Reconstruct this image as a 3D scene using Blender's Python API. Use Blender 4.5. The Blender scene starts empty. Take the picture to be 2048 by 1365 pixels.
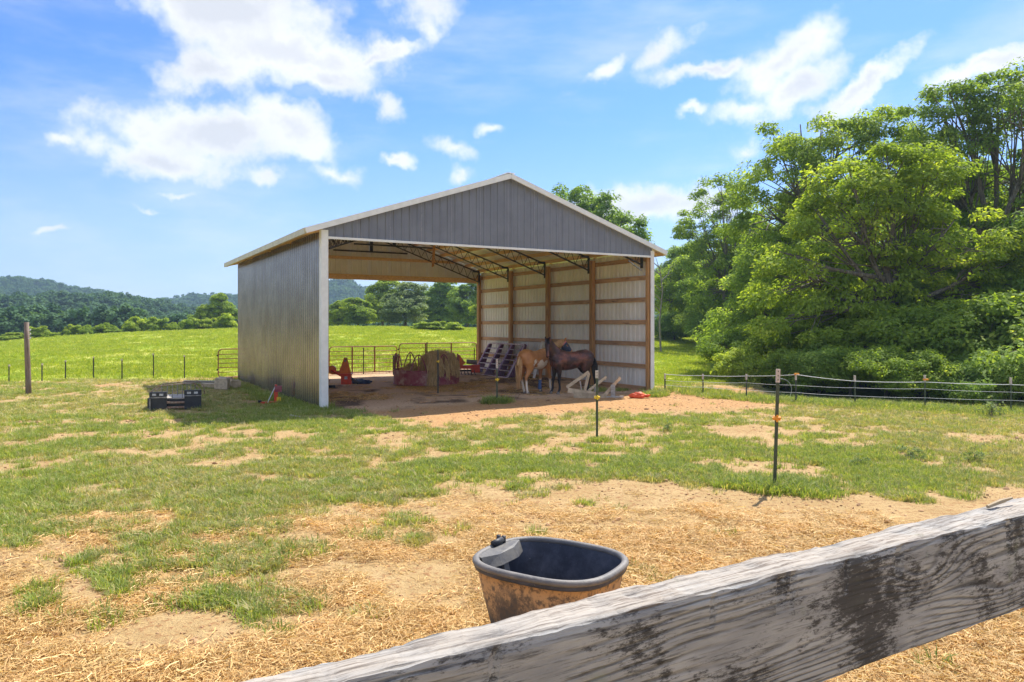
import bpy, bmesh, math, random
import numpy as np
from mathutils import Vector, Matrix, Euler
rng = np.random.default_rng(7)
random.seed(7)
sc = bpy.context.scene
COL = sc.collection
PI = math.pi
F = 1480.0; HZ = 650.0; CX = 1024.0; CH = 2.15

# ------------------------------------------------------------------ camera
cam = bpy.data.cameras.new("camera"); camo = bpy.data.objects.new("camera", cam); COL.objects.link(camo)
cam.sensor_width = 36; cam.lens = 36 * F / 2048; cam.shift_y = -(682.5 - HZ) / 2048
cam.clip_start = .05; cam.clip_end = 5000
camo.location = (0, 0, CH); camo.rotation_euler = (PI / 2, 0, 0)
sc.camera = camo
# ------------------------------------------------------------------ light
SUN_EL = math.radians(54); SUN_AZ = math.atan2(.55, .836)       # azimuth clockwise from +Y
SUN_DIR = Vector((math.sin(SUN_AZ) * math.cos(SUN_EL), math.cos(SUN_AZ) * math.cos(SUN_EL), math.sin(SUN_EL)))
sl = bpy.data.lights.new("sun", 'SUN'); sl.energy = 2.7; sl.angle = math.radians(.53); sl.color = (1, .95, .86)
so = bpy.data.objects.new("sun", sl); COL.objects.link(so)
so.rotation_euler = SUN_DIR.to_track_quat('Z', 'Y').to_euler(); so.location = (10, 10, 40)
sc.view_settings.view_transform = 'Standard'; sc.view_settings.look = 'None'
sc.view_settings.gamma = 1; sc.view_settings.use_curve_mapping = False
sc.view_settings.exposure = 1.62
sc.cycles.max_bounces = 8; sc.cycles.diffuse_bounces = 7; sc.cycles.glossy_bounces = 2
sc.cycles.transmission_bounces = 4; sc.cycles.transparent_max_bounces = 4; sc.cycles.volume_bounces = 0
sc.cycles.use_denoising = True

class NT:
    "tiny node-tree writer"
    def __init__(s, tree): s.t = tree; s.n = tree.nodes; s.l = tree.links
    def new(s, typ, **kw):
        n = s.n.new(typ)
        for k, v in kw.items(): setattr(n, k, v)
        return n
    def put(s, sock, v):
        if v is None: return
        if isinstance(v, bpy.types.NodeSocket): s.l.new(v, sock)
        else:
            if isinstance(v, tuple) and len(v) == 3 and sock.type == 'RGBA': v = (*v, 1)
            sock.default_value = v
    def m(s, op, a, b=None, c=None, clamp=False):
        n = s.new('ShaderNodeMath', operation=op, use_clamp=clamp)
        s.put(n.inputs[0], a); s.put(n.inputs[1], b)
        if c is not None: s.put(n.inputs[2], c)
        return n.outputs[0]
    def vm(s, op, a, b=None, out=0):
        n = s.new('ShaderNodeVectorMath', operation=op); s.put(n.inputs[0], a); s.put(n.inputs[1], b)
        return n.outputs[out]
    def mix(s, f, a, b, blend='MIX'):
        n = s.new('ShaderNodeMix', data_type='RGBA', blend_type=blend)
        s.put(n.inputs[0], f); s.put(n.inputs[6], a); s.put(n.inputs[7], b)
        return n.outputs[2]
    def noise(s, vec, scale, detail=4, rough=.55, dist=0, out=0):
        n = s.new('ShaderNodeTexNoise'); s.put(n.inputs['Vector'], vec)
        n.inputs['Scale'].default_value = scale; n.inputs['Detail'].default_value = detail
        n.inputs['Roughness'].default_value = rough; n.inputs['Distortion'].default_value = dist
        return n.outputs[out]
    def ramp(s, f, lo, hi):
        n = s.new('ShaderNodeMapRange', interpolation_type='SMOOTHSTEP'); s.put(n.inputs[0], f)
        n.inputs[1].default_value = lo; n.inputs[2].default_value = hi
        return n.outputs[0]
    def mapping(s, vec, loc=(0, 0, 0), rot=(0, 0, 0), scale=(1, 1, 1), typ='POINT'):
        n = s.new('ShaderNodeMapping', vector_type=typ); s.put(n.inputs[0], vec)
        n.inputs['Location'].default_value = loc; n.inputs['Rotation'].default_value = rot; n.inputs['Scale'].default_value = scale
        return n.outputs[0]
    def bump(s, h, strength=.3, dist=.01):
        n = s.new('ShaderNodeBump'); s.put(n.inputs['Height'], h)
        n.inputs['Strength'].default_value = strength; n.inputs['Distance'].default_value = dist
        return n.outputs[0]

# ------------------------------------------------------------------ world: sky and clouds by direction
world = bpy.data.worlds.new("World"); sc.world = world; world.use_nodes = True
W = NT(world.node_tree); W.n.clear()
sky = W.new('ShaderNodeTexSky', sky_type='NISHITA'); sky.sun_disc = False
sky.sun_elevation = SUN_EL; sky.sun_rotation = SUN_AZ; sky.air_density = 1.0; sky.dust_density = .6; sky.ozone_density = 3.0
tc = W.new('ShaderNodeTexCoord'); D = tc.outputs['Generated']
sep = W.new('ShaderNodeSeparateXYZ'); W.put(sep.inputs[0], D)
az = W.m('ARCTAN2', sep.outputs[0], sep.outputs[1]); el = W.m('ARCSINE', sep.outputs[2])
cmb = W.new('ShaderNodeCombineXYZ'); W.put(cmb.inputs[0], az); W.put(cmb.inputs[1], el)
w1 = W.vm('SCALE', W.vm('SUBTRACT', W.noise(D, 7, 3, .6, out=1), (.5, .5, .5)))
w1.node.inputs['Scale'].default_value = .07
w2 = W.vm('SCALE', W.vm('SUBTRACT', W.noise(D, 26, 4, .65, out=1), (.5, .5, .5)))
w2.node.inputs['Scale'].default_value = .035
C = W.vm('ADD', W.vm('ADD', cmb.outputs[0], w1), w2)
def sky_at(px, py):
    return math.atan((px - CX) / F), math.atan((HZ - py) / math.hypot(F, px - CX))
blobs = [(470, 20, 210, 85, 0), (560, 95, 260, 60, 8), (420, 135, 110, 45, -8), (650, 165, 120, 38, 5), (740, 128, 110, 20, -15),
         (430, 265, 250, 62, -3), (570, 250, 115, 60, 15), (320, 312, 150, 42, 5), (125, 287, 32, 15, 0), (600, 305, 70, 26, 0),
         (520, 352, 50, 20, 0), (665, 345, 62, 20, 0), (350, 380, 55, 10, 0), (770, 218, 30, 22, 0), (905, 303, 52, 20, 10), (805, 322, 30, 10, 0),
         (915, 358, 36, 18, 0), (975, 268, 26, 15, 0), (850, 5, 90, 50, 0), (850, 60, 32, 45, 0), (100, 455, 30, 8, 0), (300, 415, 30, 7, 0),
         (1210, 145, 80, 18, -28), (1325, 100, 75, 32, -28), (1420, 140, 120, 22, -5), (1560, 125, 120, 62, -20), (1600, 185, 115, 45, -20),
         (1500, 225, 80, 26, -10), (1590, 78, 70, 20, -25), (1730, 185, 120, 26, -32), (1985, 125, 100, 28, -15), (2060, 175, 80, 30, 0),
         (1500, 305, 48, 22, -25), (1270, 420, 230, 45, 0), (1390, 225, 30, 10, 0)]
mx = None
for (px, py, rx, ry, rot) in blobs:
    a, e = sky_at(px, py)
    mp = W.mapping(C, (a, e, 0), (0, 0, math.radians(-rot)), (rx / F * 1.04, ry / F * 1.06, 1), 'TEXTURE')
    ln = W.vm('LENGTH', mp, out=1)
    v = W.m('MULTIPLY', W.m('SUBTRACT', 1.0, ln), min(1.0, max(.5, rx / 130)))
    mx = v if mx is None else W.m('SMOOTH_MAX', mx, v, .25)
fb = W.noise(D, 17, 7, .62)
dens = W.m('ADD', mx, W.m('MULTIPLY', W.m('SUBTRACT', fb, .5), 1.35))
core = W.ramp(dens, -.10, .60)
# clouds go on outside the picture, unseen coverage raised for more, whiter fill light
far = W.ramp(W.m('ABSOLUTE', az), .75, 1.1); up = W.ramp(el, .55, .8); out = W.m('MAXIMUM', far, up)
gen = W.ramp(W.noise(W.mapping(D, scale=(1, 1, 2.2)), 3.2, 7, .6), .43, .60)
gen = W.m('MULTIPLY', gen, out)
cloud = W.m('MAXIMUM', core, gen)
veil = W.m('MULTIPLY', W.ramp(W.noise(W.mapping(D, rot=(0, 0, .5), scale=(1, 1.5, 4)), 3.5, 6, .6), .42, .8), .38)
cloud = W.m('MAXIMUM', cloud, veil)
skyc = W.mix(1.0, sky.outputs[0], (.35, .56, .93), 'MULTIPLY')
hor = W.ramp(el, .30, -.02)
skyc = W.mix(W.m('MULTIPLY', hor, .62), skyc, (3.45, 3.8, 4.6))
shade = W.ramp(W.noise(W.mapping(D, scale=(1, 1, 1.6)), 9, 4, .5), .35, .7)
shade = W.m('MULTIPLY', W.m('ADD', W.m('MULTIPLY', shade, .45), W.m('MULTIPLY', W.ramp(dens, .30, .95), .8)), 1.0, clamp=True)
cc = W.mix(W.m('MULTIPLY', shade, .85), (5.1, 5.12, 5.2), (3.3, 3.45, 3.85))
full = W.mix(cloud, skyc, cc)
bg = W.new('ShaderNodeBackground'); W.put(bg.inputs[0], full); bg.inputs[1].default_value = .072
wo = W.new('ShaderNodeOutputWorld'); W.l.new(bg.outputs[0], wo.inputs[0])
world.cycles.sampling_method = 'MANUAL'; world.cycles.sample_map_resolution = 512

# ------------------------------------------------------------------ helpers
class MB:
    def __init__(s): s.v = []; s.f = []; s.mi = []
    def add(s, vs, fs, mi=0):
        o = len(s.v); s.v += [tuple(p) for p in vs]; s.f += [tuple(i + o for i in f) for f in fs]; s.mi += [mi] * len(fs)
        return s
    def box(s, x0, x1, y0, y1, z0, z1, mi=0):
        return s.add([(x0, y0, z0), (x1, y0, z0), (x1, y1, z0), (x0, y1, z0), (x0, y0, z1), (x1, y0, z1), (x1, y1, z1), (x0, y1, z1)],
                     [(0, 3, 2, 1), (4, 5, 6, 7), (0, 1, 5, 4), (1, 2, 6, 5), (2, 3, 7, 6), (3, 0, 4, 7)], mi)
    def beam(s, a, b, w, h, up=(0, 0, 1), mi=0):
        a = Vector(a); b = Vector(b); d = (b - a).normalized(); r = d.cross(Vector(up))
        if r.length < 1e-4: r = d.cross(Vector((1, 0, 0)))
        r.normalize(); u = r.cross(d).normalized(); vs = []
        for p in (a, b):
            for (i, j) in ((-1, -1), (1, -1), (1, 1), (-1, 1)): vs.append(p + r * (w / 2 * i) + u * (h / 2 * j))
        return s.add(vs, [(3, 2, 1, 0), (4, 5, 6, 7), (0, 1, 5, 4), (1, 2, 6, 5), (2, 3, 7, 6), (3, 0, 4, 7)], mi)
    def tube(s, pts, rad, n=8, mi=0, closed=False):
        pts = [Vector(p) for p in pts]; m = len(pts)
        R = rad if isinstance(rad, (list, tuple)) else [rad] * m
        vs = []; ref = None
        for i, p in enumerate(pts):
            if closed: t = pts[(i + 1) % m] - pts[i - 1]
            else: t = pts[min(i + 1, m - 1)] - pts[max(i - 1, 0)]
            t.normalize()
            if ref is None: ref = t.cross(Vector((.123, .7, .7))).normalized()
            ref = (ref - t * ref.dot(t)).normalized(); q = t.cross(ref)
            r = R[i]; ra, rb = r if isinstance(r, tuple) else (r, r)
            for k in range(n):
                a = 2 * PI * k / n; vs.append(p + ref * (math.cos(a) * ra) + q * (math.sin(a) * rb))
        fs = []
        for i in range(m if closed else m - 1):
            for k in range(n):
                j = (i + 1) % m
                fs.append((i * n + k, i * n + (k + 1) % n, j * n + (k + 1) % n, j * n + k))
        if not closed: fs += [tuple(range(n))[::-1], tuple((m - 1) * n + k for k in range(n))]
        return s.add(vs, fs, mi)
    def ell(s, pts, n=16):
        "tube with upright elliptical rings: pts = (x,y,z, half width, half height) - path mostly horizontal or vertical"
        vs = []; m = len(pts)
        for i, (x, y, z, rw, rh) in enumerate(pts):
            a = Vector(pts[max(i - 1, 0)][:3]); b = Vector(pts[min(i + 1, m - 1)][:3]); t = (b - a).normalized()
            side = Vector((0, 1, 0)); side = (side - t * side.dot(t)).normalized(); u = side.cross(t)
            for k in range(n):
                q = 2 * PI * k / n; vs.append(Vector((x, y, z)) + side * (math.cos(q) * rw) + u * (math.sin(q) * rh))
        fs = [(i * n + k, i * n + (k + 1) % n, (i + 1) * n + (k + 1) % n, (i + 1) * n + k) for i in range(m - 1) for k in range(n)]
        fs += [tuple(range(n))[::-1], tuple((m - 1) * n + k for k in range(n))]
        return s.add(vs, fs)
    def mesh(s, name, mats, smooth=False):
        me = bpy.data.meshes.new(name); me.from_pydata(s.v, [], s.f)
        for m in (mats if isinstance(mats, (list, tuple)) else [mats]): me.materials.append(m)
        if any(s.mi): me.polygons.foreach_set('material_index', s.mi)
        if smooth: me.polygons.foreach_set('use_smooth', [True] * len(s.f))
        me.update(); return me
    def build(s, name, mats, parent=None, smooth=False, loc=None):
        return link(name, s.mesh(name, mats, smooth), parent, loc)
def link(name, me, parent=None, loc=None, rot=None):
    o = bpy.data.objects.new(name, me); COL.objects.link(o)
    if parent: o.parent = parent
    if loc is not None: o.location = loc
    if rot is not None: o.rotation_euler = rot
    return o
def tag(o, label=None, cat=None, group=None, kind=None):
    if label: o['label'] = label
    if cat: o['category'] = cat
    if group: o['group'] = group
    if kind: o['kind'] = kind
    return o
def thing(name, label, cat, loc=(0, 0, 0), rz=0, group=None):
    o = bpy.data.objects.new(name, None); COL.objects.link(o); o.empty_display_size = .2
    o.location = loc; o.rotation_euler = (0, 0, rz)
    return tag(o, label, cat, group)
def copy_tree(o, parent=None, label=None, loc=None, rot=None, scale=None):
    c = o.copy(); COL.objects.link(c)
    if parent: c.parent = parent
    if label: c['label'] = label
    if loc is not None: c.location = loc
    if rot is not None: c.rotation_euler = rot
    if scale is not None: c.scale = scale
    for ch in list(o.children): copy_tree(ch, c)
    return c
def npmesh(name, co, quads, mat, attrs={}, smooth=False, tri=False):
    me = bpy.data.meshes.new(name); k = 3 if tri else 4
    me.vertices.add(len(co)); me.vertices.foreach_set('co', np.asarray(co, np.float32).ravel())
    nq = len(quads); me.loops.add(nq * k); me.loops.foreach_set('vertex_index', np.asarray(quads, np.int32).ravel())
    me.polygons.add(nq); me.polygons.foreach_set('loop_start', np.arange(0, nq * k, k, dtype=np.int32))
    if smooth: me.polygons.foreach_set('use_smooth', np.ones(nq, bool))
    for kname, (typ, arr) in attrs.items():
        at = me.attributes.new(kname, typ, 'POINT')
        at.data.foreach_set('color' if 'COLOR' in typ else 'value', np.asarray(arr, np.float32).ravel())
    me.update(calc_edges=True); me.validate()
    if mat: me.materials.append(mat)
    return me
# numpy value noise
def _h(ix, iy, s):
    n = (ix.astype(np.int64) * 374761393 + iy.astype(np.int64) * 668265263 + s * 974634777) & 0x7fffffff
    n = ((n ^ (n >> 13)) * 1274126177) & 0x7fffffff
    return ((n ^ (n >> 16)) & 0xffff) / 65535.0
def vnoise(x, y, s=0):
    ix = np.floor(x); iy = np.floor(y); fx = x - ix; fy = y - iy
    fx = fx * fx * (3 - 2 * fx); fy = fy * fy * (3 - 2 * fy)
    a = _h(ix, iy, s); b = _h(ix + 1, iy, s); c = _h(ix, iy + 1, s); d = _h(ix + 1, iy + 1, s)
    return (a * (1 - fx) + b * fx) * (1 - fy) + (c * (1 - fx) + d * fx) * fy
def fbm(x, y, s=0, o=4, g=.5):
    v = 0; a = 1; t = 0
    for i in range(o):
        v = v + a * vnoise(x * 2 ** i + 17.3 * i, y * 2 ** i - 9.1 * i, s + i); t += a; a *= g
    return v / t
def sstep(x, a, b):
    t = np.clip((x - a) / (b - a), 0, 1); return t * t * (3 - 2 * t)

# ------------------------------------------------------------------ materials
def mat(name, c1, c2=None, scale=6, rough=.7, metal=0, bump=0, bscale=40, stretch=(1, 1, 1), spec=.5, detail=5, lo=.35, hi=.65, rand=0, c3=None, c3scale=3, c3lo=.55, c3hi=.7):
    m = bpy.data.materials.new(name); m.use_nodes = True; N = NT(m.node_tree); b = N.n['Principled BSDF']
    co = N.new('ShaderNodeTexCoord').outputs['Object']; v = N.mapping(co, scale=stretch)
    if rand:
        r = N.new('ShaderNodeObjectInfo').outputs['Random']; v = N.vm('ADD', v, N.vm('MULTIPLY', N.new('ShaderNodeCombineXYZ').outputs[0], (0, 0, 0)))
        cx = N.new('ShaderNodeCombineXYZ'); N.put(cx.inputs[0], N.m('MULTIPLY', r, 37.0)); N.put(cx.inputs[1], N.m('MULTIPLY', r, 91.0)); v = N.vm('ADD', v, cx.outputs[0])
    col = c1
    if c2: col = N.mix(N.ramp(N.noise(v, scale, detail, .6), lo, hi), c1, c2)
    if c3: col = N.mix(N.ramp(N.noise(v, c3scale, 6, .65), c3lo, c3hi), col, c3)
    if rand:
        col = N.mix(1, col, N.mix(r, (1 - rand,) * 3, (1 + rand,) * 3), 'MULTIPLY')
    N.put(b.inputs['Base Color'], col); b.inputs['Roughness'].default_value = rough; b.inputs['Metallic'].default_value = metal
    b.inputs['Specular IOR Level'].default_value = spec
    if bump: N.put(b.inputs['Normal'], N.bump(N.noise(v, bscale, 4, .6), bump, .01))
    return m
M = {}
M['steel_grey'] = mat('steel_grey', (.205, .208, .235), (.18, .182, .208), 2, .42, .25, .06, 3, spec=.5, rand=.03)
M['steel_side'] = mat('steel_side', (.40, .35, .31), (.32, .275, .24), 1.2, .20, .85, .02, 2, spec=.6, rand=.05)
M['steel_cream'] = mat('steel_cream', (.84, .83, .78), (.78, .76, .70), 1.5, .45, 0, .05, 3, rand=.04)
M['roof_steel'] = mat('roof_steel', (.85, .84, .79), (.80, .79, .74), 2, .4, .3, rand=.04)
M['white_trim'] = mat('white_trim', (.84, .83, .81), (.76, .75, .73), 5, .45)
M['truss_black'] = mat('truss_black', (.02, .018, .018), (.035, .03, .028), 8, .5)
WS = (6, 6, 6)
M['wood_post'] = mat('wood_post', (.50, .29, .115), (.38, .20, .075), 3, .75, 0, .3, 30, (4, 4, .5), rand=.12, c3=(.16, .08, .035), c3scale=4)
M['wood_girt'] = mat('wood_girt', (.56, .35, .19), (.42, .25, .13), 3, .75, 0, .3, 30, (4, .5, 4), rand=.15, c3=(.13, .07, .035), c3scale=5)
M['wood_purlin'] = mat('wood_purlin', (.80, .54, .24), (.68, .42, .17), 3, .7, 0, .3, 30, (4, .5, 4), rand=.12)
M['wood_fresh'] = mat('wood_fresh', (.62, .30, .06), (.50, .22, .04), 4, .7, rand=.1)
M['wood_grey'] = mat('wood_grey', (.50, .46, .40), (.34, .30, .25), 5, .85, 0, .4, 40, (1, 5, 5), rand=.15)
M['wood_tan'] = mat('wood_tan', (.60, .48, .32), (.42, .32, .2), 5, .85, 0, .4, 40, rand=.15)
M['pole_wood'] = mat('pole_wood', (.26, .19, .14), (.13, .09, .065), 6, .85, 0, .5, 30, (4, 4, .4), c3=(.36, .33, .30), c3scale=3)
M['gate_red'] = mat('gate_red', (.36, .085, .05), (.26, .11, .06), 6, .6, rand=.15, c3=(.30, .16, .09), c3scale=7)
M['panel_purple'] = mat('panel_purple', (.19, .045, .085), (.27, .13, .18), 5, .5, c3=(.34, .26, .28), c3scale=5)
M['panel_rail'] = mat('panel_rail', (.78, .70, .70), (.52, .36, .40), 5, .5)
M['feeder_red'] = mat('feeder_red', (.30, .045, .075), (.38, .13, .13), 4, .6, c3=(.56, .38, .31), c3scale=3.2, c3lo=.5, c3hi=.68)
M['imp_red'] = mat('imp_red', (.80, .07, .02), (.65, .06, .02), 8, .4, c3=(.25, .09, .05), c3scale=6)
M['imp_orange'] = mat('imp_orange', (.88, .24, .03), (.74, .16, .03), 8, .45, c3=(.3, .12, .06), c3scale=6)
M['dull_plate'] = mat('dull_plate', (.36, .2, .15), (.26, .15, .11), 8, .7)
M['bag_red'] = mat('bag_red', (.85, .13, .03), (.70, .08, .02), 12, .55, 0, .5, 20)
M['dark_metal'] = mat('dark_metal', (.04, .04, .045), (.07, .065, .06), 10, .5, .4)
M['grey_metal'] = mat('grey_metal', (.30, .30, .30), (.18, .17, .16), 10, .5, .4)
M['rust_metal'] = mat('rust_metal', (.25, .12, .06), (.38, .30, .24), 14, .6, .2)
M['t_green'] = mat('t_green', (.085, .105, .055), (.055, .07, .04), 12, .6, .1)
M['t_dark'] = mat('t_dark', (.045, .06, .045), (.07, .06, .05), 12, .6, .1)
M['t_white'] = mat('t_white', (.62, .52, .44), (.5, .42, .36), 20, .7)
M['yellow'] = mat('yellow', (.85, .58, .03), rough=.5)
M['orange'] = mat('orange', (.85, .33, .02), rough=.5)
M['wire'] = mat('wire', (.75, .75, .72), (.6, .6, .6), 20, .5)
M['rubber'] = mat('rubber', (.022, .023, .028), (.034, .035, .040), 6, .55, 0, .2, 60)
M['blue_tarp'] = mat('blue_tarp', (.03, .07, .19), (.02, .04, .1), 12, .5)
M['blue_boot'] = mat('blue_boot', (.12, .2, .42), (.09, .15, .33), 12, .7)
M['white_paper'] = mat('white_paper', (.7, .7, .68), (.25, .25, .27), 60, .5)
M['pink'] = mat('pink', (.75, .22, .22), rough=.7)
M['mask_dark'] = mat('mask_dark', (.03, .035, .06), (.05, .05, .08), 30, .7)
M['hoof'] = mat('hoof', (.25, .22, .19), (.15, .13, .11), 20, .6)
M['hair_black'] = mat('hair_black', (.012, .011, .014), (.03, .025, .025), 20, .45)
M['hair_flax'] = mat('hair_flax', (.70, .44, .2), (.52, .29, .12), 10, .6, stretch=(1, 1, .2))
M['eye'] = mat('eye', (.01, .008, .006), rough=.1)
M['rock'] = mat('rock', (.33, .19, .1), (.22, .13, .07), 5, .9, 0, .5, 12)
M['bark'] = mat('bark', (.20, .165, .125), (.10, .085, .065), 7, .9, 0, .6, 20, (3, 3, .6), c3=(.28, .27, .22), c3scale=2.5)
M['deadwood'] = mat('deadwood', (.27, .24, .21), (.17, .15, .13), 7, .9)
M['block'] = mat('block', (.66, .55, .38), (.5, .4, .28), 12, .9, 0, .4, 30)
def board_like(name, c1, c2): return mat(name, c1, c2, 4, .8, 0, .4, 40, (1, 6, 6), rand=.12)

def hair_mat():   # hay
    m = bpy.data.materials.new('hay'); m.use_nodes = True; N = NT(m.node_tree); b = N.n['Principled BSDF']
    a = N.new('ShaderNodeAttribute', attribute_name='v').outputs['Fac']
    c = N.mix(a, (.50, .34, .13), (.90, .68, .34))
    N.put(b.inputs['Base Color'], c); b.inputs['Roughness'].default_value = .8
    return m
M['hay'] = hair_mat()
def leaf_mat(name, dark, light, tip, trans=.38, rough=.5, dv=.35):
    m = bpy.data.materials.new(name); m.use_nodes = True; N = NT(m.node_tree); b = N.n['Principled BSDF']; o = N.n['Material Output']
    a = N.new('ShaderNodeAttribute', attribute_name='v').outputs['Fac']
    rnd = N.new('ShaderNodeObjectInfo').outputs['Random']
    c = N.mix(a, dark, light); c = N.mix(N.ramp(a, .72, 1.0), c, tip)
    c = N.mix(1, c, N.mix(rnd, (1 - dv * .5, 1 - dv * .35, 1 - dv * .3), (1 + dv * .5, 1 + dv * .3, 1 + dv * .2)), 'MULTIPLY')
    N.put(b.inputs['Base Color'], c); b.inputs['Roughness'].default_value = rough; b.inputs['Specular IOR Level'].default_value = .2
    t = N.new('ShaderNodeBsdfTranslucent'); N.put(t.inputs[0], N.mix(1, c, (1.35, 1.25, .45), 'MULTIPLY'))
    x = N.new('ShaderNodeMixShader'); x.inputs[0].default_value = trans
    N.l.new(b.outputs[0], x.inputs[1]); N.l.new(t.outputs[0], x.inputs[2]); N.l.new(x.outputs[0], o.inputs[0])
    return m
M['leaf_bright'] = leaf_mat('leaf_bright', (.15, .25, .035), (.37, .50, .07), (.56, .65, .12), .56, .7)
M['leaf_mid'] = leaf_mat('leaf_mid', (.15, .25, .04), (.37, .50, .08), (.56, .64, .14), .58, .7)
M['leaf_dark'] = leaf_mat('leaf_dark', (.15, .25, .055), (.33, .48, .11), (.50, .60, .16), .58, .7)
M['leaf_pale'] = leaf_mat('leaf_pale', (.15, .22, .08), (.30, .38, .17), (.42, .47, .25), .4, .7)
M['leaf_far'] = leaf_mat('leaf_far', (.045, .10, .045), (.10, .20, .08), (.17, .28, .10), .3, .8, dv=.55)
M['leaf_bush'] = leaf_mat('leaf_bush', (.19, .29, .04), (.42, .54, .08), (.60, .66, .14), .5, .7)
M['grass'] = leaf_mat('grass', (.20, .29, .06), (.37, .44, .12), (.58, .54, .26), .4, .6, .5)
M['grass_dry'] = leaf_mat('grass_dry', (.32, .33, .13), (.50, .46, .21), (.64, .55, .30), .32, .7, .4)
M['grass_field'] = leaf_mat('grass_field', (.24, .33, .035), (.38, .45, .065), (.56, .54, .18), .42, .6, .35)
M['straw'] = leaf_mat('straw', (.42, .26, .10), (.74, .50, .20), (.90, .68, .33), .15, .6, .3)

# ------------------------------------------------------------------ terrain
BA = math.atan2(.498, .867); BO = Vector((-4.737, 18.5, 0)); BW = 10.64; BL = 11.9
U = Vector((math.cos(BA), math.sin(BA), 0)); V = Vector((-math.sin(BA), math.cos(BA), 0))
def uv_of(x, y): dx = x - BO.x; dy = y - BO.y; return dx * U.x + dy * U.y, dx * V.x + dy * V.y
def B(u, v, z=0): return Vector((BO.x + U.x * u + V.x * v, BO.y + U.y * u + V.y * v, z))
CPX = np.array([-3000, -400, 0, 100, 240, 480, 655, 800, 935, 1150, 1300, 1450, 1700, 2400, 6000])
CPY = np.array([700, 692, 683, 675, 668, 659, 655, 656, 659, 662, 666, 676, 700, 710, 700])
def height(x, y):
    r = np.hypot(x, y); t = (x / np.maximum(np.abs(y), 1e-3)); px = np.where(y > 0, CX + F * t, np.where(x < 0, -3000., 6000.))
    d = np.where(y > 0, y, r)
    zc = CH - (np.interp(px, CPX, CPY) - HZ) / F * 82.
    z = zc * (.15 * sstep(d, 27, 42) + .85 * sstep(d, 36, 82))
    z = z - 9 * sstep(d, 86, 190)
    # wooded hills beyond, left and centre
    a = np.arctan2(x, y)
    def ridge(rr, r0, w, zz): return zz * np.exp(-((rr - r0) / w) ** 2)
    A = np.degrees(a)
    fx = np.array([-180, -60, -34.7, -31, -28, -24, -20, -14, -12.5, -10, -8, 0, 30, 60, 180.])
    f1 = np.interp(A, [-180, -60, -34.7, -29.4, -26.4, -23.8, -20.2, -14, -12.7, -11.6, -8.6, 0, 30, 60, 180], [38, 36, 38, 29, 19, 24, 27, 37, 45, 33, 30, 26, 24, 28, 38.])   # far
    f2 = np.interp(A, [-180, -60, -34.7, -28, -26, -22.9, -20, -14, 0, 60, 180], [12, 12, 11.5, 13, 10, 7.5, 8, 7, 8, 10, 12.])   # mid
    z = z + ridge(r, 720, 170, f1) + ridge(r, 330, 75, f2 * (.9 + .2 * fbm(A * .4, r * 0 + 3, 5)))
    z = z + (fbm(x / 40, y / 40, 3) - .5) * 8 * sstep(r, 180, 320)
    # yard relief
    n = (fbm(x / 2.2, y / 2.2, 11, 3) - .5) * .10 + (fbm(x / .35, y / .35, 12, 3) - .5) * .035
    u, v = uv_of(x, y)
    inb = sstep(u, -.6, .1) * (1 - sstep(u, BW, BW + .6)) * sstep(v, -.6, .3) * (1 - sstep(v, BL, BL + .6))
    z = z + n * (1 - .6 * inb)
    z = z + .16 * np.exp(-(((u - 12.6) / 2.2) ** 2 + ((v + .8) / 1.3) ** 2))          # red dirt mound by the right corner
    z = z + .22 * inb * np.exp(-(((u - 8.6) / 2.0) ** 2 + ((v - 4.6) / 1.0) ** 2)) * (.4 + 1.2 * fbm(x / .3, y / .3, 21, 3))
    z = z + .13 * inb * np.exp(-(((u - 7.4) / 1.5) ** 2 + ((v - 7.0) / 1.0) ** 2)) * (.4 + 1.2 * fbm(x / .3, y / .3, 22, 3))
    z = z - .10 * sstep(x, 6, 14) * sstep(y, 14, 20) * (1 - sstep(y, 30, 50))
    return z
def hz(x, y): return float(height(np.array([float(x)]), np.array([float(y)]))[0])
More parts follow.
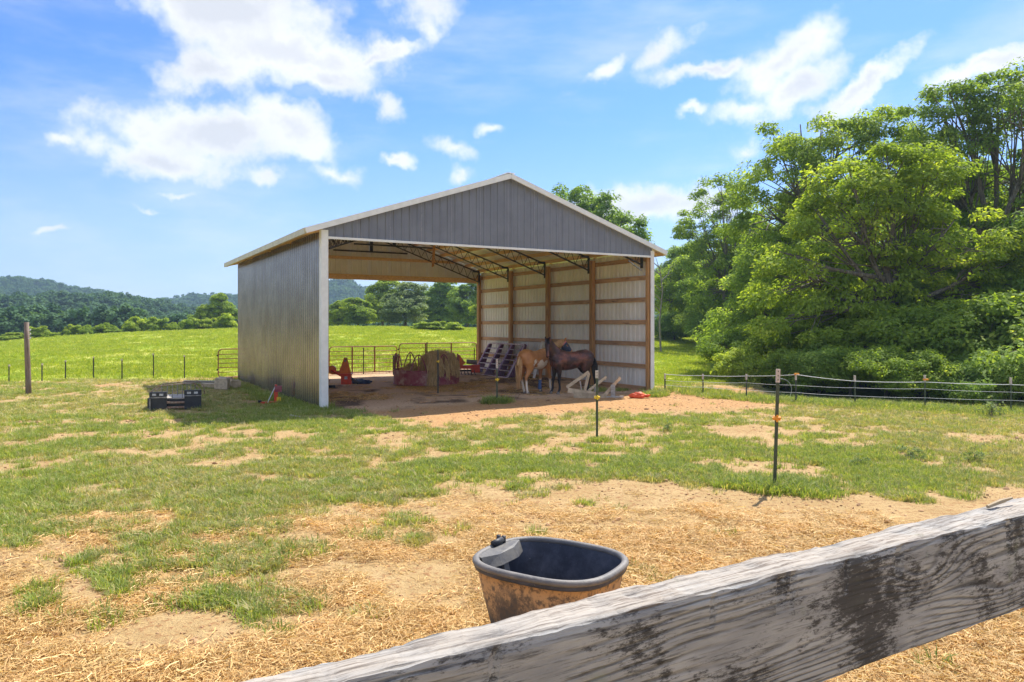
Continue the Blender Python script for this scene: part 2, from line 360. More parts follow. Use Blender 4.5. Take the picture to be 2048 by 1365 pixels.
def masks(x, y):
    "grass, straw, mud, field, red, wood (0..1)"
    r = np.hypot(x, y); u, v = uv_of(x, y); d = np.where(y > 0, y, r * .8)
    wv = (fbm(x / 3, y / 3, 31, 3) - .5)
    cov = np.interp(d + 2.2 * wv, [0, 4.4, 5.5, 7.5, 9.0, 10.5, 12.5, 18, 40], [.03, .14, .34, .44, .53, .62, .64, .66, .72])
    right = sstep(x / np.maximum(d, .5) + wv * .15, -.33, -.17) * (1 - sstep(d + 2.5 * wv, 8.8, 10.6)); cov = cov * (1 - .62 * right - .25 * right * sstep(x, .5, 2.5))
    left = (1 - sstep(x, -1.6, -.4)) * sstep(d, 4.6, 6.0); cov = np.minimum(cov + .15 * left * (1 - sstep(d, 9, 12)), .97)
    cov = cov - .22 * sstep(d + wv * 3, 13.0, 14.6) * sstep(x + .25 * (y - 14), -5.2, -3.6) * (1 - sstep(v, -3, -1)) * (1 - sstep(x, 5, 8))
    # bare ground before the barn
    e = wv * 2.0 + (fbm(x / .8, y / .8, 37, 3) - .5) * 1.3
    bare = sstep(v + e * 1.3, -4.9, -3.6) * (1 - sstep(v, 12.3, 13.2)) * sstep(u + e, .7, 1.7) * (1 - sstep(u + e, 11.6, 12.4))
    mound = np.exp(-(((u - 12.2 + e) / 2.5) ** 2 + ((v + 2.2 + e * .4) / 1.5) ** 2) * 1.3); mound = sstep(mound, .35, .6)
    strip = np.exp(-((v - 12.6 - .35 * e + .0 * u) / .9) ** 2) * (1 - sstep(u, 11, 13)) * sstep(u, -5, -1)
    fence = .9 * np.exp(-((y - 27.0 - e * 1.1) / .42) ** 2) * sstep(fbm(x / 1.5, y / .6, 33, 3), .38, .55) * (1 - sstep(x, -9, -7)); 
    path = np.exp(-((y - 23.5 - e * .5 + .28 * (x + 12)) / .35) ** 2) * (1 - sstep(x, -8, -7)) * .35
    bare = np.clip(np.maximum.reduce([bare, mound, strip, fence, path]), 0, 1)
    cov = cov * (1 - bare) + .03 * bare
    n = .55 * fbm(x / 1.1, y / .95, 41, 4, .6) + .45 * fbm(x / .24, y / .22, 47, 3, .6)
    n = (n - .5) * 2.3 + .5
    g = sstep(cov - n, -.10, .30)
    field = sstep(d + wv * 3, 27.8, 29.0) * (1 - strip * .9) * (1 - fence) * (r < 170)
    field = np.where((u > BW + .4) & (v > .5), np.maximum(field, sstep(v + e * .5, .9, 1.8)), field)
    field = field * (1 - sstep(x - .30 * y, .3, 1.2) * (1 - sstep(y, 60, 70)) * sstep(y, 16, 24))
    inb = sstep(u, -.1, .2) * (1 - sstep(u, BW - .2, BW + .1)) * sstep(v + e * .3, -.9, .3) * (1 - sstep(v, BL + .2, BL + 1.0))
    field = field * (1 - inb)
    g = np.maximum(g, field)
    g = g * (1 - inb * .98)
    mudn = fbm(x / .9, y / .9, 51, 4)
    mud = inb * sstep(mudn + .35 * np.exp(-((v - 5.2) / 1.8) ** 2) * sstep(u, 6.2, 7.5), .55, .75)
    straw = (.34 + .66 * (1 - sstep(d + wv * 2 - .35 * x, 4.2, 6.2))) * (1 - sstep(d, 7.5, 9.5)) * sstep(fbm(x / .7, y / .5, 61, 4), .32, .60)
    straw = np.maximum(straw, (1 - sstep(d - .5 * x, 3.6, 4.6)) * .9)
    red = np.clip(np.maximum(bare * (1 - inb), mound), 0, 1)
    wood = np.maximum(sstep(r, 150, 200), sstep(x - .31 * y, .0, 1.2) * sstep(y - .0 * x, 20.5, 22.5) * (1 - sstep(y, 75, 90)))
    return g, straw, mud, field, red, wood, inb
def ground_mat():
    m = bpy.data.materials.new('ground'); m.use_nodes = True; N = NT(m.node_tree); b = N.n['Principled BSDF']
    A = N.new('ShaderNodeAttribute', attribute_name='m1').outputs['Color']; Bq = N.new('ShaderNodeAttribute', attribute_name='m2').outputs['Color']
    s1 = N.new('ShaderNodeSeparateColor'); N.put(s1.inputs[0], A); s2 = N.new('ShaderNodeSeparateColor'); N.put(s2.inputs[0], Bq)
    P = N.new('ShaderNodeNewGeometry').outputs['Position']
    g, st, mud = s1.outputs; fi, red, wood = s2.outputs
    inb = N.new('ShaderNodeAttribute', attribute_name='m3').outputs['Fac']
    n1 = N.noise(P, 1.3, 6, .62); n2 = N.noise(P, 14, 5, .65); n3 = N.noise(P, 60, 4, .7)
    dirt = N.mix(N.ramp(n1, .35, .65), (.41, .275, .12), (.49, .345, .165))
    dirt = N.mix(N.ramp(n2, .50, .66), dirt, (.31, .16, .07))
    dirt = N.mix(N.m('MULTIPLY', N.ramp(n3, .50, .66), .7), dirt, (.27, .145, .065))
    redc = N.mix(N.ramp(n2, .4, .65), (.50, .285, .125), (.38, .185, .075))
    dirt = N.mix(N.m('MULTIPLY', red, .75), dirt, redc)
    barn = N.mix(N.ramp(n2, .4, .65), (.62, .43, .27), (.48, .32, .19))
    dirt = N.mix(inb, dirt, barn)
    dirt = N.mix(mud, dirt, N.mix(N.ramp(n2, .4, .6), (.10, .065, .04), (.20, .13, .08)))
    strw = N.mix(N.ramp(N.noise(P, 38, 4, .7), .4, .62), (.70, .47, .20), (.46, .28, .11))
    dirt = N.mix(N.m('MULTIPLY', st, .6), dirt, strw)
    gr = N.mix(N.ramp(n2, .35, .65), (.30, .31, .12), (.44, .41, .19))
    gr = N.mix(N.ramp(N.noise(P, .35, 4, .6), .42, .62), gr, (.48, .41, .20))
    gr = N.mix(N.m('MULTIPLY', N.ramp(n3, .5, .68), .6), gr, (.19, .21, .075))
    fld = N.mix(N.ramp(N.noise(P, .18, 6, .65), .38, .62), (.32, .42, .04), (.50, .48, .11))
    fld = N.mix(N.ramp(N.noise(P, 2.2, 5, .7), .58, .75), fld, (.27, .37, .04))
    fld = N.mix(N.m('MULTIPLY', N.ramp(N.noise(P, .6, 5, .7), .58, .72), .6), fld, (.58, .50, .24))
    gr = N.mix(fi, gr, fld)
    c = N.mix(g, dirt, gr)
    wd = N.mix(N.ramp(n1, .4, .6), (.035, .06, .02), (.06, .085, .03)); c = N.mix(wood, c, wd)
    N.put(b.inputs['Base Color'], c); b.inputs['Roughness'].default_value = .95; b.inputs['Specular IOR Level'].default_value = .15
    h = N.m('ADD', N.m('MULTIPLY', n2, 1.0), N.m('MULTIPLY', n3, .5))
    N.put(b.inputs['Normal'], N.bump(h, .85, .035))
    return m
M['ground'] = ground_mat()
def make_ground():
    an = np.concatenate([np.radians(np.linspace(-180, -42, 46, endpoint=False)), np.radians(np.linspace(-42, 42, 620, endpoint=False)), np.radians(np.linspace(42, 180, 46, endpoint=False))])
    rr = np.concatenate([[.05], np.geomspace(.8, 3.0, 14, endpoint=False), np.geomspace(3.0, 40, 250, endpoint=False), np.geomspace(40, 1500, 110)])
    R, Aa = np.meshgrid(rr, an, indexing='ij'); x = R * np.sin(Aa); y = R * np.cos(Aa); nr, na = R.shape
    z = height(x.ravel(), y.ravel()); co = np.stack([x.ravel(), y.ravel(), z], 1)
    i, j = np.meshgrid(np.arange(nr - 1), np.arange(na), indexing='ij'); j2 = (j + 1) % na
    q = np.stack([i * na + j, i * na + j2, (i + 1) * na + j2, (i + 1) * na + j], -1).reshape(-1, 4)[:, ::-1]
    g, st, mu, fi, re, wo_, inb = masks(x.ravel(), y.ravel()); one = np.ones_like(g)
    me = npmesh('ground', co, q, M['ground'], {'m1': ('FLOAT_COLOR', np.stack([g, st, mu, one], 1)), 'm2': ('FLOAT_COLOR', np.stack([fi, re, wo_, one], 1)), 'm3': ('FLOAT', inb)}, smooth=True)
    o = link('ground', me); tag(o, 'pasture and dirt yard with patchy grass, rising to wooded hills', kind='structure')
make_ground()

# ------------------------------------------------------------------ scattered stuff by geometry nodes
def scatter(name, pts, rot, scl, protos, label, tilt=.25, idx=None):
    me = bpy.data.meshes.new(name); n = len(pts); me.vertices.add(n); me.vertices.foreach_set('co', np.asarray(pts, np.float32).ravel())
    r = np.zeros((n, 3), np.float32); r[:, 0] = rng.normal(0, tilt, n); r[:, 1] = rng.normal(0, tilt, n); r[:, 2] = rot
    a = me.attributes.new('rot', 'FLOAT_VECTOR', 'POINT'); a.data.foreach_set('vector', r.ravel())
    a = me.attributes.new('scl', 'FLOAT', 'POINT'); a.data.foreach_set('value', np.asarray(scl, np.float32))
    a = me.attributes.new('idx', 'INT', 'POINT'); a.data.foreach_set('value', (rng.integers(0, len(protos), n) if idx is None else idx).astype(np.int32))
    o = link(name, me); ng = bpy.data.node_groups.new(name, 'GeometryNodeTree')
    ng.interface.new_socket('Geometry', in_out='INPUT', socket_type='NodeSocketGeometry'); ng.interface.new_socket('Geometry', in_out='OUTPUT', socket_type='NodeSocketGeometry')
    gi = ng.nodes.new('NodeGroupInput'); go = ng.nodes.new('NodeGroupOutput'); ip = ng.nodes.new('GeometryNodeInstanceOnPoints'); jn = ng.nodes.new('GeometryNodeJoinGeometry')
    for p in reversed(protos):
        oi = ng.nodes.new('GeometryNodeObjectInfo'); oi.inputs[0].default_value = p; oi.inputs['As Instance'].default_value = True
        ng.links.new(oi.outputs['Geometry'], jn.inputs[0])
    def at(nm, typ):
        q = ng.nodes.new('GeometryNodeInputNamedAttribute'); q.data_type = typ; q.inputs[0].default_value = nm; return q.outputs[0]
    ng.links.new(gi.outputs[0], ip.inputs['Points']); ng.links.new(jn.outputs[0], ip.inputs['Instance'])
    ip.inputs['Pick Instance'].default_value = True
    ng.links.new(at('idx', 'INT'), ip.inputs['Instance Index'])
    e2r = ng.nodes.new('FunctionNodeEulerToRotation'); ng.links.new(at('rot', 'FLOAT_VECTOR'), e2r.inputs[0]); ng.links.new(e2r.outputs[0], ip.inputs['Rotation'])
    ng.links.new(at('scl', 'FLOAT'), ip.inputs['Scale']); ng.links.new(ip.outputs[0], go.inputs[0])
    md = o.modifiers.new('scatter', 'NODES'); md.node_group = ng
    tag(o, label, kind='stuff'); return o
def proto(name, me): return bpy.data.objects.new(name, me)   # never linked to the scene: only feeds the scatter

def blades(name, n, spread, h, w, mt, lean=.5, seed=0):
    g = np.random.default_rng(seed); a = g.uniform(0, 2 * PI, n); r = spread * np.sqrt(g.uniform(0, 1, n)); bx = r * np.cos(a); by = r * np.sin(a)
    hh = h * g.uniform(.5, 1.15, n); d = a + g.normal(0, .9, n); ln = lean * g.uniform(.3, 1.6, n); ww = w * g.uniform(.7, 1.2, n)
    px, py = -np.sin(d), np.cos(d); co = np.zeros((n, 5, 3)); dx, dy = np.cos(d), np.sin(d)
    for k, (t, wt) in enumerate(((0, 1), (.55, .8))):
        ox = dx * ln * hh * t * t; oy = dy * ln * hh * t * t; z = hh * t
        co[:, 2 * k, 0] = bx + ox - px * ww * wt / 2; co[:, 2 * k, 1] = by + oy - py * ww * wt / 2; co[:, 2 * k, 2] = z
        co[:, 2 * k + 1, 0] = bx + ox + px * ww * wt / 2; co[:, 2 * k + 1, 1] = by + oy + py * ww * wt / 2; co[:, 2 * k + 1, 2] = z
    co[:, 4, 0] = bx + dx * ln * hh; co[:, 4, 1] = by + dy * ln * hh; co[:, 4, 2] = hh * (1 - .25 * np.minimum(ln, 1))
    co[:, :2, 2] -= .01
    b = np.arange(n)[:, None] * 5
    t = np.concatenate([b + np.array([[0, 1, 3]]), b + np.array([[0, 3, 2]]), b + np.array([[2, 3, 4]])])
    v = np.repeat(g.uniform(0, 1, n) ** 1.3, 5)
    return proto(name, npmesh(name, co.reshape(-1, 3), t, mt, {'v': ('FLOAT', v)}, tri=True))
def stalks(name, n, spread, L, w, mt, seed=0, lift=.02, up=.25):
    g = np.random.default_rng(seed); c = np.stack([g.normal(0, spread * .5, n), g.normal(0, spread * .5, n), np.abs(g.normal(0, lift, n)) + .003], 1)
    a = g.uniform(0, 2 * PI, n); e = g.normal(0, up, n); l = L * g.uniform(.4, 1.1, n)[:, None] / 2
    d = np.stack([np.cos(a) * np.cos(e), np.sin(a) * np.cos(e), np.sin(e)], 1); s = np.stack([-np.sin(a), np.cos(a), g.normal(0, .5, n)], 1) * (w / 2)
    bend = np.stack([-np.sin(a), np.cos(a), 0 * a], 1) * (l * g.uniform(-.3, .3, (n, 1)))
    co = np.stack([c - d * l - s, c - d * l + s, c + bend + s, c + bend - s, c + d * l + s, c + d * l - s], 1).reshape(-1, 3)
    b = np.arange(n)[:, None] * 6; q = np.concatenate([b + np.array([[0, 1, 2, 3]]), b + np.array([[3, 2, 4, 5]])])
    return proto(name, npmesh(name, co, q, mt, {'v': ('FLOAT', np.repeat(g.uniform(0, 1, n), 6))}))
def fan(n, r0, r1, a0=-40, a1=40, p=1.0):
    "random ground points, denser near"
    u = rng.uniform(0, 1, n); r = r0 * (r1 / r0) ** (u ** p) if p != 0 else r0 + (r1 - r0) * u
    a = np.radians(rng.uniform(a0, a1, n)); return r * np.sin(a), r * np.cos(a)
g1 = [blades('grass_tuft', 34, .10, .085, .008, M['grass'], .8, s) for s in (1, 2, 3)] + [blades('grass_tuft', 30, .11, .06, .008, M['grass_dry'], 1.0, s) for s in (4, 5)]
x, y = fan(185000, 3.6, 38, -42, 42, .78)
m = masks(x, y); u_, v_ = uv_of(x, y)
keep = (rng.uniform(0, 1, len(x)) < m[0] * .9) & (m[3] < .5) & (m[6] < .3) & (m[5] < .5); x = x[keep]; y = y[keep]
d = np.hypot(x, y); wet = fbm(x / 4, y / 4, 71, 3)
idx = np.where(rng.uniform(0, 1, len(x)) < np.clip(.25 + .5 * sstep(wet, .4, .6) + .18 * sstep(d, 12, 22), 0, .85), rng.integers(3, 5, len(x)), rng.integers(0, 3, len(x)))
scatter('grass', np.stack([x, y, height(x, y)], 1), rng.uniform(0, 2 * PI, len(x)), (rng.uniform(.55, 1.15, len(x)) * np.interp(d, [4, 10, 28], [1.0, 1.0, 1.3])), g1, 'short patchy grass growing over the dirt yard', .15, idx)
# taller weedy fringe: along the barn wall, round posts, along the fences
def spots(lst):
    X = []; Y = []; S = []
    for (px_, py_, r, n, s) in lst:
        a = rng.uniform(0, 2 * PI, n); q = r * np.sqrt(rng.uniform(0, 1, n)); X.append(px_ + q * np.cos(a)); Y.append(py_ + q * np.sin(a)); S.append(s * rng.uniform(.6, 1.2, n))
    return np.concatenate(X), np.concatenate(Y), np.concatenate(S)
def gp(px, py, z=0):
    d = (CH - z) * F / (py - HZ); return (px - CX) / F * d, d
L = []
for t in np.linspace(0, 11.5, 40):
    p = B(-.35 - .25 * rng.random(), t); L.append((p.x, p.y, .35, 10, 1.7 if t < 5 else 1.1))
for (a, b_, r, n, s) in ((1549, 978, .35, 70, 1.6), (1480, 975, .3, 50, 1.3), (1625, 985, .35, 60, 1.3), (994, 806, .35, 60, 2.0), (1194, 880, .15, 20, 1.2), (645, 822, .4, 50, 1.6), (1310, 795, .35, 60, 1.6), (600, 815, .8, 90, 1.6), (1210, 781, .8, 50, 1.2)):
    q = gp(a, b_); L.append((*q, r, n, s))
for t in np.linspace(0, 1, 60):
    q = gp(1340 + 750 * t, np.interp(t, [0, .1, .5, 1], [788, 794, 815, 824])); L.append((q[0], q[1] + .5, .9, 14, 1.7))
x, y, s = spots(L); scatter('weeds', np.stack([x, y, height(x, y)], 1), rng.uniform(0, 2 * PI, len(x)), s, g1[:3], 'taller green weeds along the barn wall, posts and fence line', .15)
# pasture beyond the fences
gf = [blades('field_tuft', 26, .22, .10, .016, M['grass_field'], .7, s) for s in (11, 12, 13)]
x, y = fan(120000, 20, 95, -40, 20, .8); m = masks(x, y); hgt = height(x, y)
keep = (rng.uniform(0, 1, len(x)) < m[3] * (.25 + .75 * sstep(fbm(x / 2.5, y / 1.6, 77, 4), .38, .58))) & (m[6] < .2) & (m[5] < .5); x = x[keep]; y = y[keep]; d = np.hypot(x, y)
scatter('field_grass', np.stack([x, y, height(x, y)], 1), rng.uniform(0, 2 * PI, len(x)), rng.uniform(.6, 1.2, len(x)) * np.interp(d, [20, 90], [.9, 1.7]), gf, 'bright green pasture grass beyond the fences', .15)
st = [stalks('straw_tuft', 60, .17, .105, .0045, M['straw'], s) for s in (21, 22, 23)]
x, y = fan(72000, 1.2, 9.5, -50, 60, .8); m = masks(x, y); keep = rng.uniform(0, 1, len(x)) < np.clip(m[1] * .9 + .02, 0, 1) * (1 - m[0] * .6); x = x[keep]; y = y[keep]
scatter('straw', np.stack([x, y, height(x, y)], 1), rng.uniform(0, 2 * PI, len(x)), rng.uniform(.5, 1.1, len(x)), st, 'loose straw scattered over the trampled dirt', .08)
st2 = [stalks('hay_litter', 40, .22, .16, .008, M['straw'], s) for s in (25, 26)]
L = [(B(5.5, 4.7).x, B(5.5, 4.7).y, 1.5, 160, 1), (B(1.6, 3.0).x, B(1.6, 3.0).y, 1.3, 70, 1), (B(7, 3).x, B(7, 3).y, 2.4, 90, .8), (B(5.5, 5).x, B(5.5, 5).y, 4.2, 120, .8)]
x, y, s = spots(L); scatter('hay_litter', np.stack([x, y, height(x, y)], 1), rng.uniform(0, 2 * PI, len(x)), s, st2, 'hay litter trodden into the barn floor', .08)
# clods of dry earth
bm = bmesh.new(); bmesh.ops.create_icosphere(bm, subdivisions=2, radius=.02)
for v in bm.verts: v.co *= 1 + .5 * (vnoise(np.array([v.co.x * 60]), np.array([v.co.y * 60 + v.co.z * 90]), 3)[0] - .5); v.co.z *= .6
me = bpy.data.meshes.new('clod'); bm.to_mesh(me); bm.free()
clod_m = mat('clod', (.46, .28, .14), (.36, .21, .10), 8, .95, rand=.25); me.materials.append(clod_m)
x, y = fan(34000, 2.5, 24, -42, 42, .7); m = masks(x, y); keep = rng.uniform(0, 1, len(x)) < (1 - m[0]) * (.25 + .75 * (fbm(x / 1.2, y / 1.2, 81) > .5)) * (m[3] < .5); x = x[keep]; y = y[keep]
scatter('clods', np.stack([x, y, height(x, y) + .002], 1), rng.uniform(0, 2 * PI, len(x)), rng.gamma(1.6, .42, len(x)) * np.interp(np.hypot(x, y), [3, 20], [.5, .95]), [proto('clod', me)], 'crumbs and clods of dry earth on the bare ground', .3)

# ------------------------------------------------------------------ barn
barn = thing('pole_barn', 'open pole barn with grey ribbed steel siding and black steel trusses', 'barn', BO, BA)
ZE = 4.66; SL = (6.42 - ZE) / (BW / 2); GZ = 4.35; OV = .45      # eave height at the wall (roof top), slope, gable bottom
def roof_z(u): return ZE + SL * (u if u < BW / 2 else BW - u)
PN = 12; PW = BW / PN
def profile(w, n=4, hgt=.022, minor=True):
    "points (x, bump) across a steel sheet with n ribs"
    p = []; s = w / n
    for i in range(n):
        c = s * (i + .5)
        p += [(s * i, 0), (c - .034, 0), (c - .016, hgt), (c + .016, hgt), (c + .034, 0)]
    return p + [(w, 0)]
def sheet(w, zlo, zhi, n=4, hgt=.022, t=.004):
    "sheet standing in x-z plane, ribs towards -y; slot 0 outside, slot 1 inside. zlo/zhi functions of x"
    mb = MB(); p = profile(w, n, hgt); k = len(p)
    if k and abs(zhi(w / 2) - (zhi(0) + zhi(w)) / 2) > 1e-6: p = sorted(set(p + [(w / 2, 0)])); k = len(p)
    for lay, mi in ((0, 0), (1, 1)):
        vs = []
        for (x, b) in p: yy = -b + lay * t; vs += [(x, yy, zlo(x)), (x, yy, zhi(x))]
        fs = [(2 * i, 2 * i + 2, 2 * i + 3, 2 * i + 1) for i in range(k - 1)]
        if lay: fs = [f[::-1] for f in fs]
        mb.add(vs, fs, mi)
    return mb
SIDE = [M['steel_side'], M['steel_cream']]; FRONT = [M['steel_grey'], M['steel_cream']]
# gables: front at v=0, rear at v=BL
for i in range(PN):
    u0 = i * PW
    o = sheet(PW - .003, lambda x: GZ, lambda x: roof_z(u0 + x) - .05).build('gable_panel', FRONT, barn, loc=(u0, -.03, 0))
    o2 = sheet(PW - .003, lambda x: 4.12, lambda x: roof_z(u0 + x) - .05).build('gable_panel', [M['steel_cream'], M['steel_grey']], barn, loc=(u0, BL + .02, 0))
# side walls
NS = 13; SW = BL / NS
sm_ = sheet(SW - .003, lambda x: 0, lambda x: ZE - .16, hgt=.032).mesh('side_panel', SIDE)
for i in range(NS):
    link('wall_panel', sm_, barn, (0, BL - i * SW, .02), (0, 0, -PI / 2))
    link('wall_panel', sm_, barn, (BW, i * SW, .02), (0, 0, PI / 2))
# roof sheets run eave to ridge
rl = math.hypot(BW / 2 + OV, (BW / 2 + OV) * SL); ra = math.atan(SL); NR = 13; RW = (BL + .25) / NR
rm_ = sheet(RW - .002, lambda x: 0, lambda x: rl).mesh('roof_panel', [M['roof_steel'], M['roof_steel']])
for i in range(NR):
    for s in (0, 1):
        o = link('roof_panel', rm_, barn)
        ex = -OV if s == 0 else BW + OV
        ez = ZE - SL * OV
        # local x along v, local z up the slope, ribs (-y) outwards
        zx = Vector((math.cos(ra) * (1 if s == 0 else -1), 0, math.sin(ra))); xx = Vector((0, -1, 0)) if s == 0 else Vector((0, 1, 0))
        yx = zx.cross(xx)
        o.matrix_local = Matrix.Translation(Vector((ex, (-.15 + (i + 1) * RW) if s == 0 else (-.15 + i * RW), ez))) @ Matrix((xx, yx, zx)).transposed().to_4x4()
# trim
tr = M['white_trim']
for s in (0, 1):
    a = Vector((-OV - .02, 0, ZE - SL * OV + .0)) if s == 0 else Vector((BW + OV + .02, 0, ZE - SL * OV))
    pk = Vector((BW / 2, 0, 6.42))
    for vv in (-.19, BL + .14):
        mb = MB(); mb.beam(a + Vector((0, vv, -.05)), pk + Vector((0, vv, -.05)), .05, .14); mb.build('rake_trim', tr, barn)
    MB().box(*((-OV - .05, -OV - .01) if s == 0 else (BW + OV + .01, BW + OV + .05)), -.16, BL + .12, ZE - SL * OV - .13, ZE - SL * OV + .02).build('eave_trim', mat('eave_trim', (.62, .58, .42), (.5, .46, .33), 4, .5) if s == 0 else tr, barn)
    mb = MB()     # corner trim, wraps the corner
    if s == 0: mb.box(-.05, .125, -.075, -.045, 0, ZE - .14); mb.box(-.05, -.03, -.045, .12, 0, ZE - .14)
    else: mb.box(BW - .09, BW + .05, -.075, -.045, 0, ZE - .14); mb.box(BW + .03, BW + .05, -.045, .12, 0, ZE - .14)
    mb.build('corner_trim', tr, barn)
MB().beam((BW / 2 - .22, -.17, 6.42 - .22 * SL + .05), (BW / 2, -.17, 6.475), .02, .02).beam((BW / 2, -.2, 6.45), (BW / 2, BL + .15, 6.45), .26, .02).build('ridge_cap', tr, barn)
MB().box(.125, BW - .09, -.085, -.02, GZ - .05, GZ + .01).build('header_trim', tr, barn)
MB().box(0.02, BW - .02, .0, .04, GZ - .01, GZ + .24).build('front_header', M['wood_purlin'], barn)
MB().box(.1, BW - .1, BL - .06, BL - .01, 4.05, 4.27).build('rear_header', M['wood_purlin'], barn)
MB().box(1.4, BW - 1.4, BL - .06, BL - .01, 4.9, 5.02).build('gable_girt', M['wood_purlin'], barn)
# posts, girts
PV = [.12, 3.03, 5.95, 8.87, BL - .09]
post_me = MB().box(-.07, .07, -.09, .09, -.2, 4.42).mesh('post', M['wood_post'])
for s in (0, 1):
    for v in PV:
        PO = link('wall_post', post_me, barn, ((.10 if s == 0 else BW - .10) if v < 1 else (.13 if s == 0 else BW - .14), v, 0))
        if v < 1: PO.scale = (.8, .6, 1); PO.location.y = .06
GH = [.80, 1.53, 2.24, 2.97, 3.68]
for k in range(4):
    a = PV[k] + (.0 if k else .0); b = PV[k + 1]
    gm = MB().box(-.02, .02, a + .002, b - .002, -.07, .07).mesh('girt', M['wood_girt']); sk = MB().box(-.02, .02, a + .002, b - .002, -.1, .1).mesh('skirt_board', M['wood_girt'])
    for s in (0, 1):
        gx = .035 if s == 0 else BW - .035
        for h in GH: link('girt', gm, barn, (gx, 0, h + (.0)))
        link('skirt_board', sk, barn, (gx, 0, .05)); link('top_girt', gm, barn, (gx, 0, 4.28))
# purlins along the length under the roof sheets
for s in (0, 1):
    for i in range(9):
        u = .16 + i * (BW / 2 - .3) / 8; z = roof_z(u) - .03
        if s: u = BW - u
        o = MB().box(-.02, .02, .0, BL - .0, -.14, 0).build('purlin', M['wood_purlin'], barn, loc=(u, 0, z - .01)); o.rotation_euler = (0, (-ra if s == 0 else ra), 0)
    uu = -OV + .04 if s == 0 else BW + OV - .04
    MB().box(uu - .02, uu + .02, -.1, BL + .05, ZE - SL * OV - .12, ZE - SL * OV - .01).build('fascia_board', M['wood_purlin'], barn)
    for i in range(5):
        v = PV[i] - (.3 if i == 4 else 0); a = (uu, v + .1, ZE - SL * OV - .07); b = ((.0 if s == 0 else BW), v + .1, ZE - .12)
        MB().beam(a, b, .04, .09).build('lookout', M['wood_purlin'], barn)
# trusses
def truss():
    mb = MB(); r = .022
    for s in (0, 1):
        X = lambda u: u if s == 0 else BW - u
        top = lambda u: roof_z(u) - .20
        bot = lambda u: roof_z(u) - .20 - .50 + .16 * max(0, (u - 4.0) / 1.3)
        T = [(.18, top(.18)), (BW / 2, top(BW / 2))]; Bt = [(.18, bot(.18) + .06), (BW / 2 - .05, bot(BW / 2) + .0)]
        for dv in (-.03, .03):
            mb.beam((X(T[0][0]), dv, T[0][1]), (X(T[1][0]), dv, T[1][1]), .03, .035)
            mb.beam((X(Bt[0][0]), dv, Bt[0][1]), (X(Bt[1][0]), dv, Bt[1][1]), .03, .03)
        n = 13
        for i in range(n):
            u0 = .22 + (BW / 2 - .4) * i / n; u1 = .22 + (BW / 2 - .4) * (i + .5) / n; u2 = .22 + (BW / 2 - .4) * (i + 1) / n
            bz = lambda u: Bt[0][1] + (Bt[1][1] - Bt[0][1]) * (u - .18) / (BW / 2 - .23)
            mb.tube([(X(u0), 0, top(u0)), (X(u1), 0, bz(u1))], .011, 5); mb.tube([(X(u1), 0, bz(u1)), (X(u2), 0, top(u2))], .011, 5)
        mb.box(*sorted((X(.215), X(.19))), -.06, .06, top(.2) - .55, top(.2) + .05)
        mb.box(*sorted((X(.17), X(.5))), -.05, .05, top(.3) - .02, top(.3) + .05)
    mb.box(BW / 2 - 1.62, BW / 2 + 1.62, -.025, .025, 5.20, 5.26); mb.box(BW / 2 - .06, BW / 2 + .06, -.03, .03, 5.2, 6.12)
    return mb
tm = truss().mesh('truss', M['truss_black'])
for v in PV: link('roof_truss', tm, barn, (0, v + (.13 if v < 11 else -.13), 0))
MB().beam((5.35, 5.2, 5.15), (5.2, 5.0, 4.15), .04, .13, (0, 1, 0)).beam((5.5, 5.2, 5.1), (6.9, 5.3, 5.25), .04, .11).build('brace_board', M['wood_fresh'], barn)
MB().beam((9.9, .25, 4.2), (10.4, .2, 3.9), .03, .04).build('corner_brace', M['grey_metal'], barn)

# ------------------------------------------------------------------ gates behind the barn
def rrect(w, h, r, n=5):
    p = []
    for cx, cz, a0 in ((w - r, r, -90), (w - r, h - r, 0), (r, h - r, 90), (r, r, 180)):
        for i in range(n + 1): a = math.radians(a0 + 90 * i / n); p.append((cx + r * math.cos(a), 0, cz + r * math.sin(a)))
    return p
def gate(w, loc, label, group):
    t = thing('tube_gate', label, 'gate', loc, BA, group)
    MB().tube(rrect(w, 1.1, .16), .022, 8, closed=True).build('gate_frame', M['gate_red'], t, True)
    for h in (.2, .38, .55, .72, .90): MB().tube([(.02, 0, h), (w - .02, 0, h)], .014, 6).build('rail', M['gate_red'], t, True)
    for q in (.33, .66): MB().box(w * q - .025, w * q + .025, -.02, .02, .01, 1.1).build('stile', M['gate_red'], t)
    for q in (.12, .88): MB().tube([(w * q, 0, .02), (w * q, 0, -.14)], .018, 6).build('foot', M['gate_red'], t)
    for h in (.3, .85): MB().box(-.06, .01, -.02, .02, h - .03, h + .03).build('hinge', M['dark_metal'], t)
    return t
for (s0, s1, dz, lb) in ((-.68, 3.60, .10, 'rusty red tube gate passing behind the left steel wall of the barn'), (3.68, 6.68, .12, 'rusty red tube gate standing behind the orange implement in the barn'), (6.78, 10.6, .22, 'rusty red tube gate behind the hay feeder, ending at the rear post')):
    p = B(s0, BL + .35); gate(s1 - s0, (p.x, p.y, dz), lb, 'red tube gates across the rear of the barn')
# wire mesh panel
p = B(3.7, BL - .1); t = thing('wire_panel', 'wire mesh stock panel of thin rods standing behind the feeder', 'wire panel', (p.x, p.y, .02), BA)
mb = MB()
for i in range(28): mb.tube([(i * .155, 0, 0), (i * .155, 0, .95)], .004, 4)
mb.build('upright_wires', M['rust_metal'], t)
mb = MB()
for h in (.0, .12, .25, .4, .58, .76, .95): mb.tube([(0, .006, h), (4.2, .006, h)], .004, 4)
mb.build('cross_wires', M['rust_metal'], t)

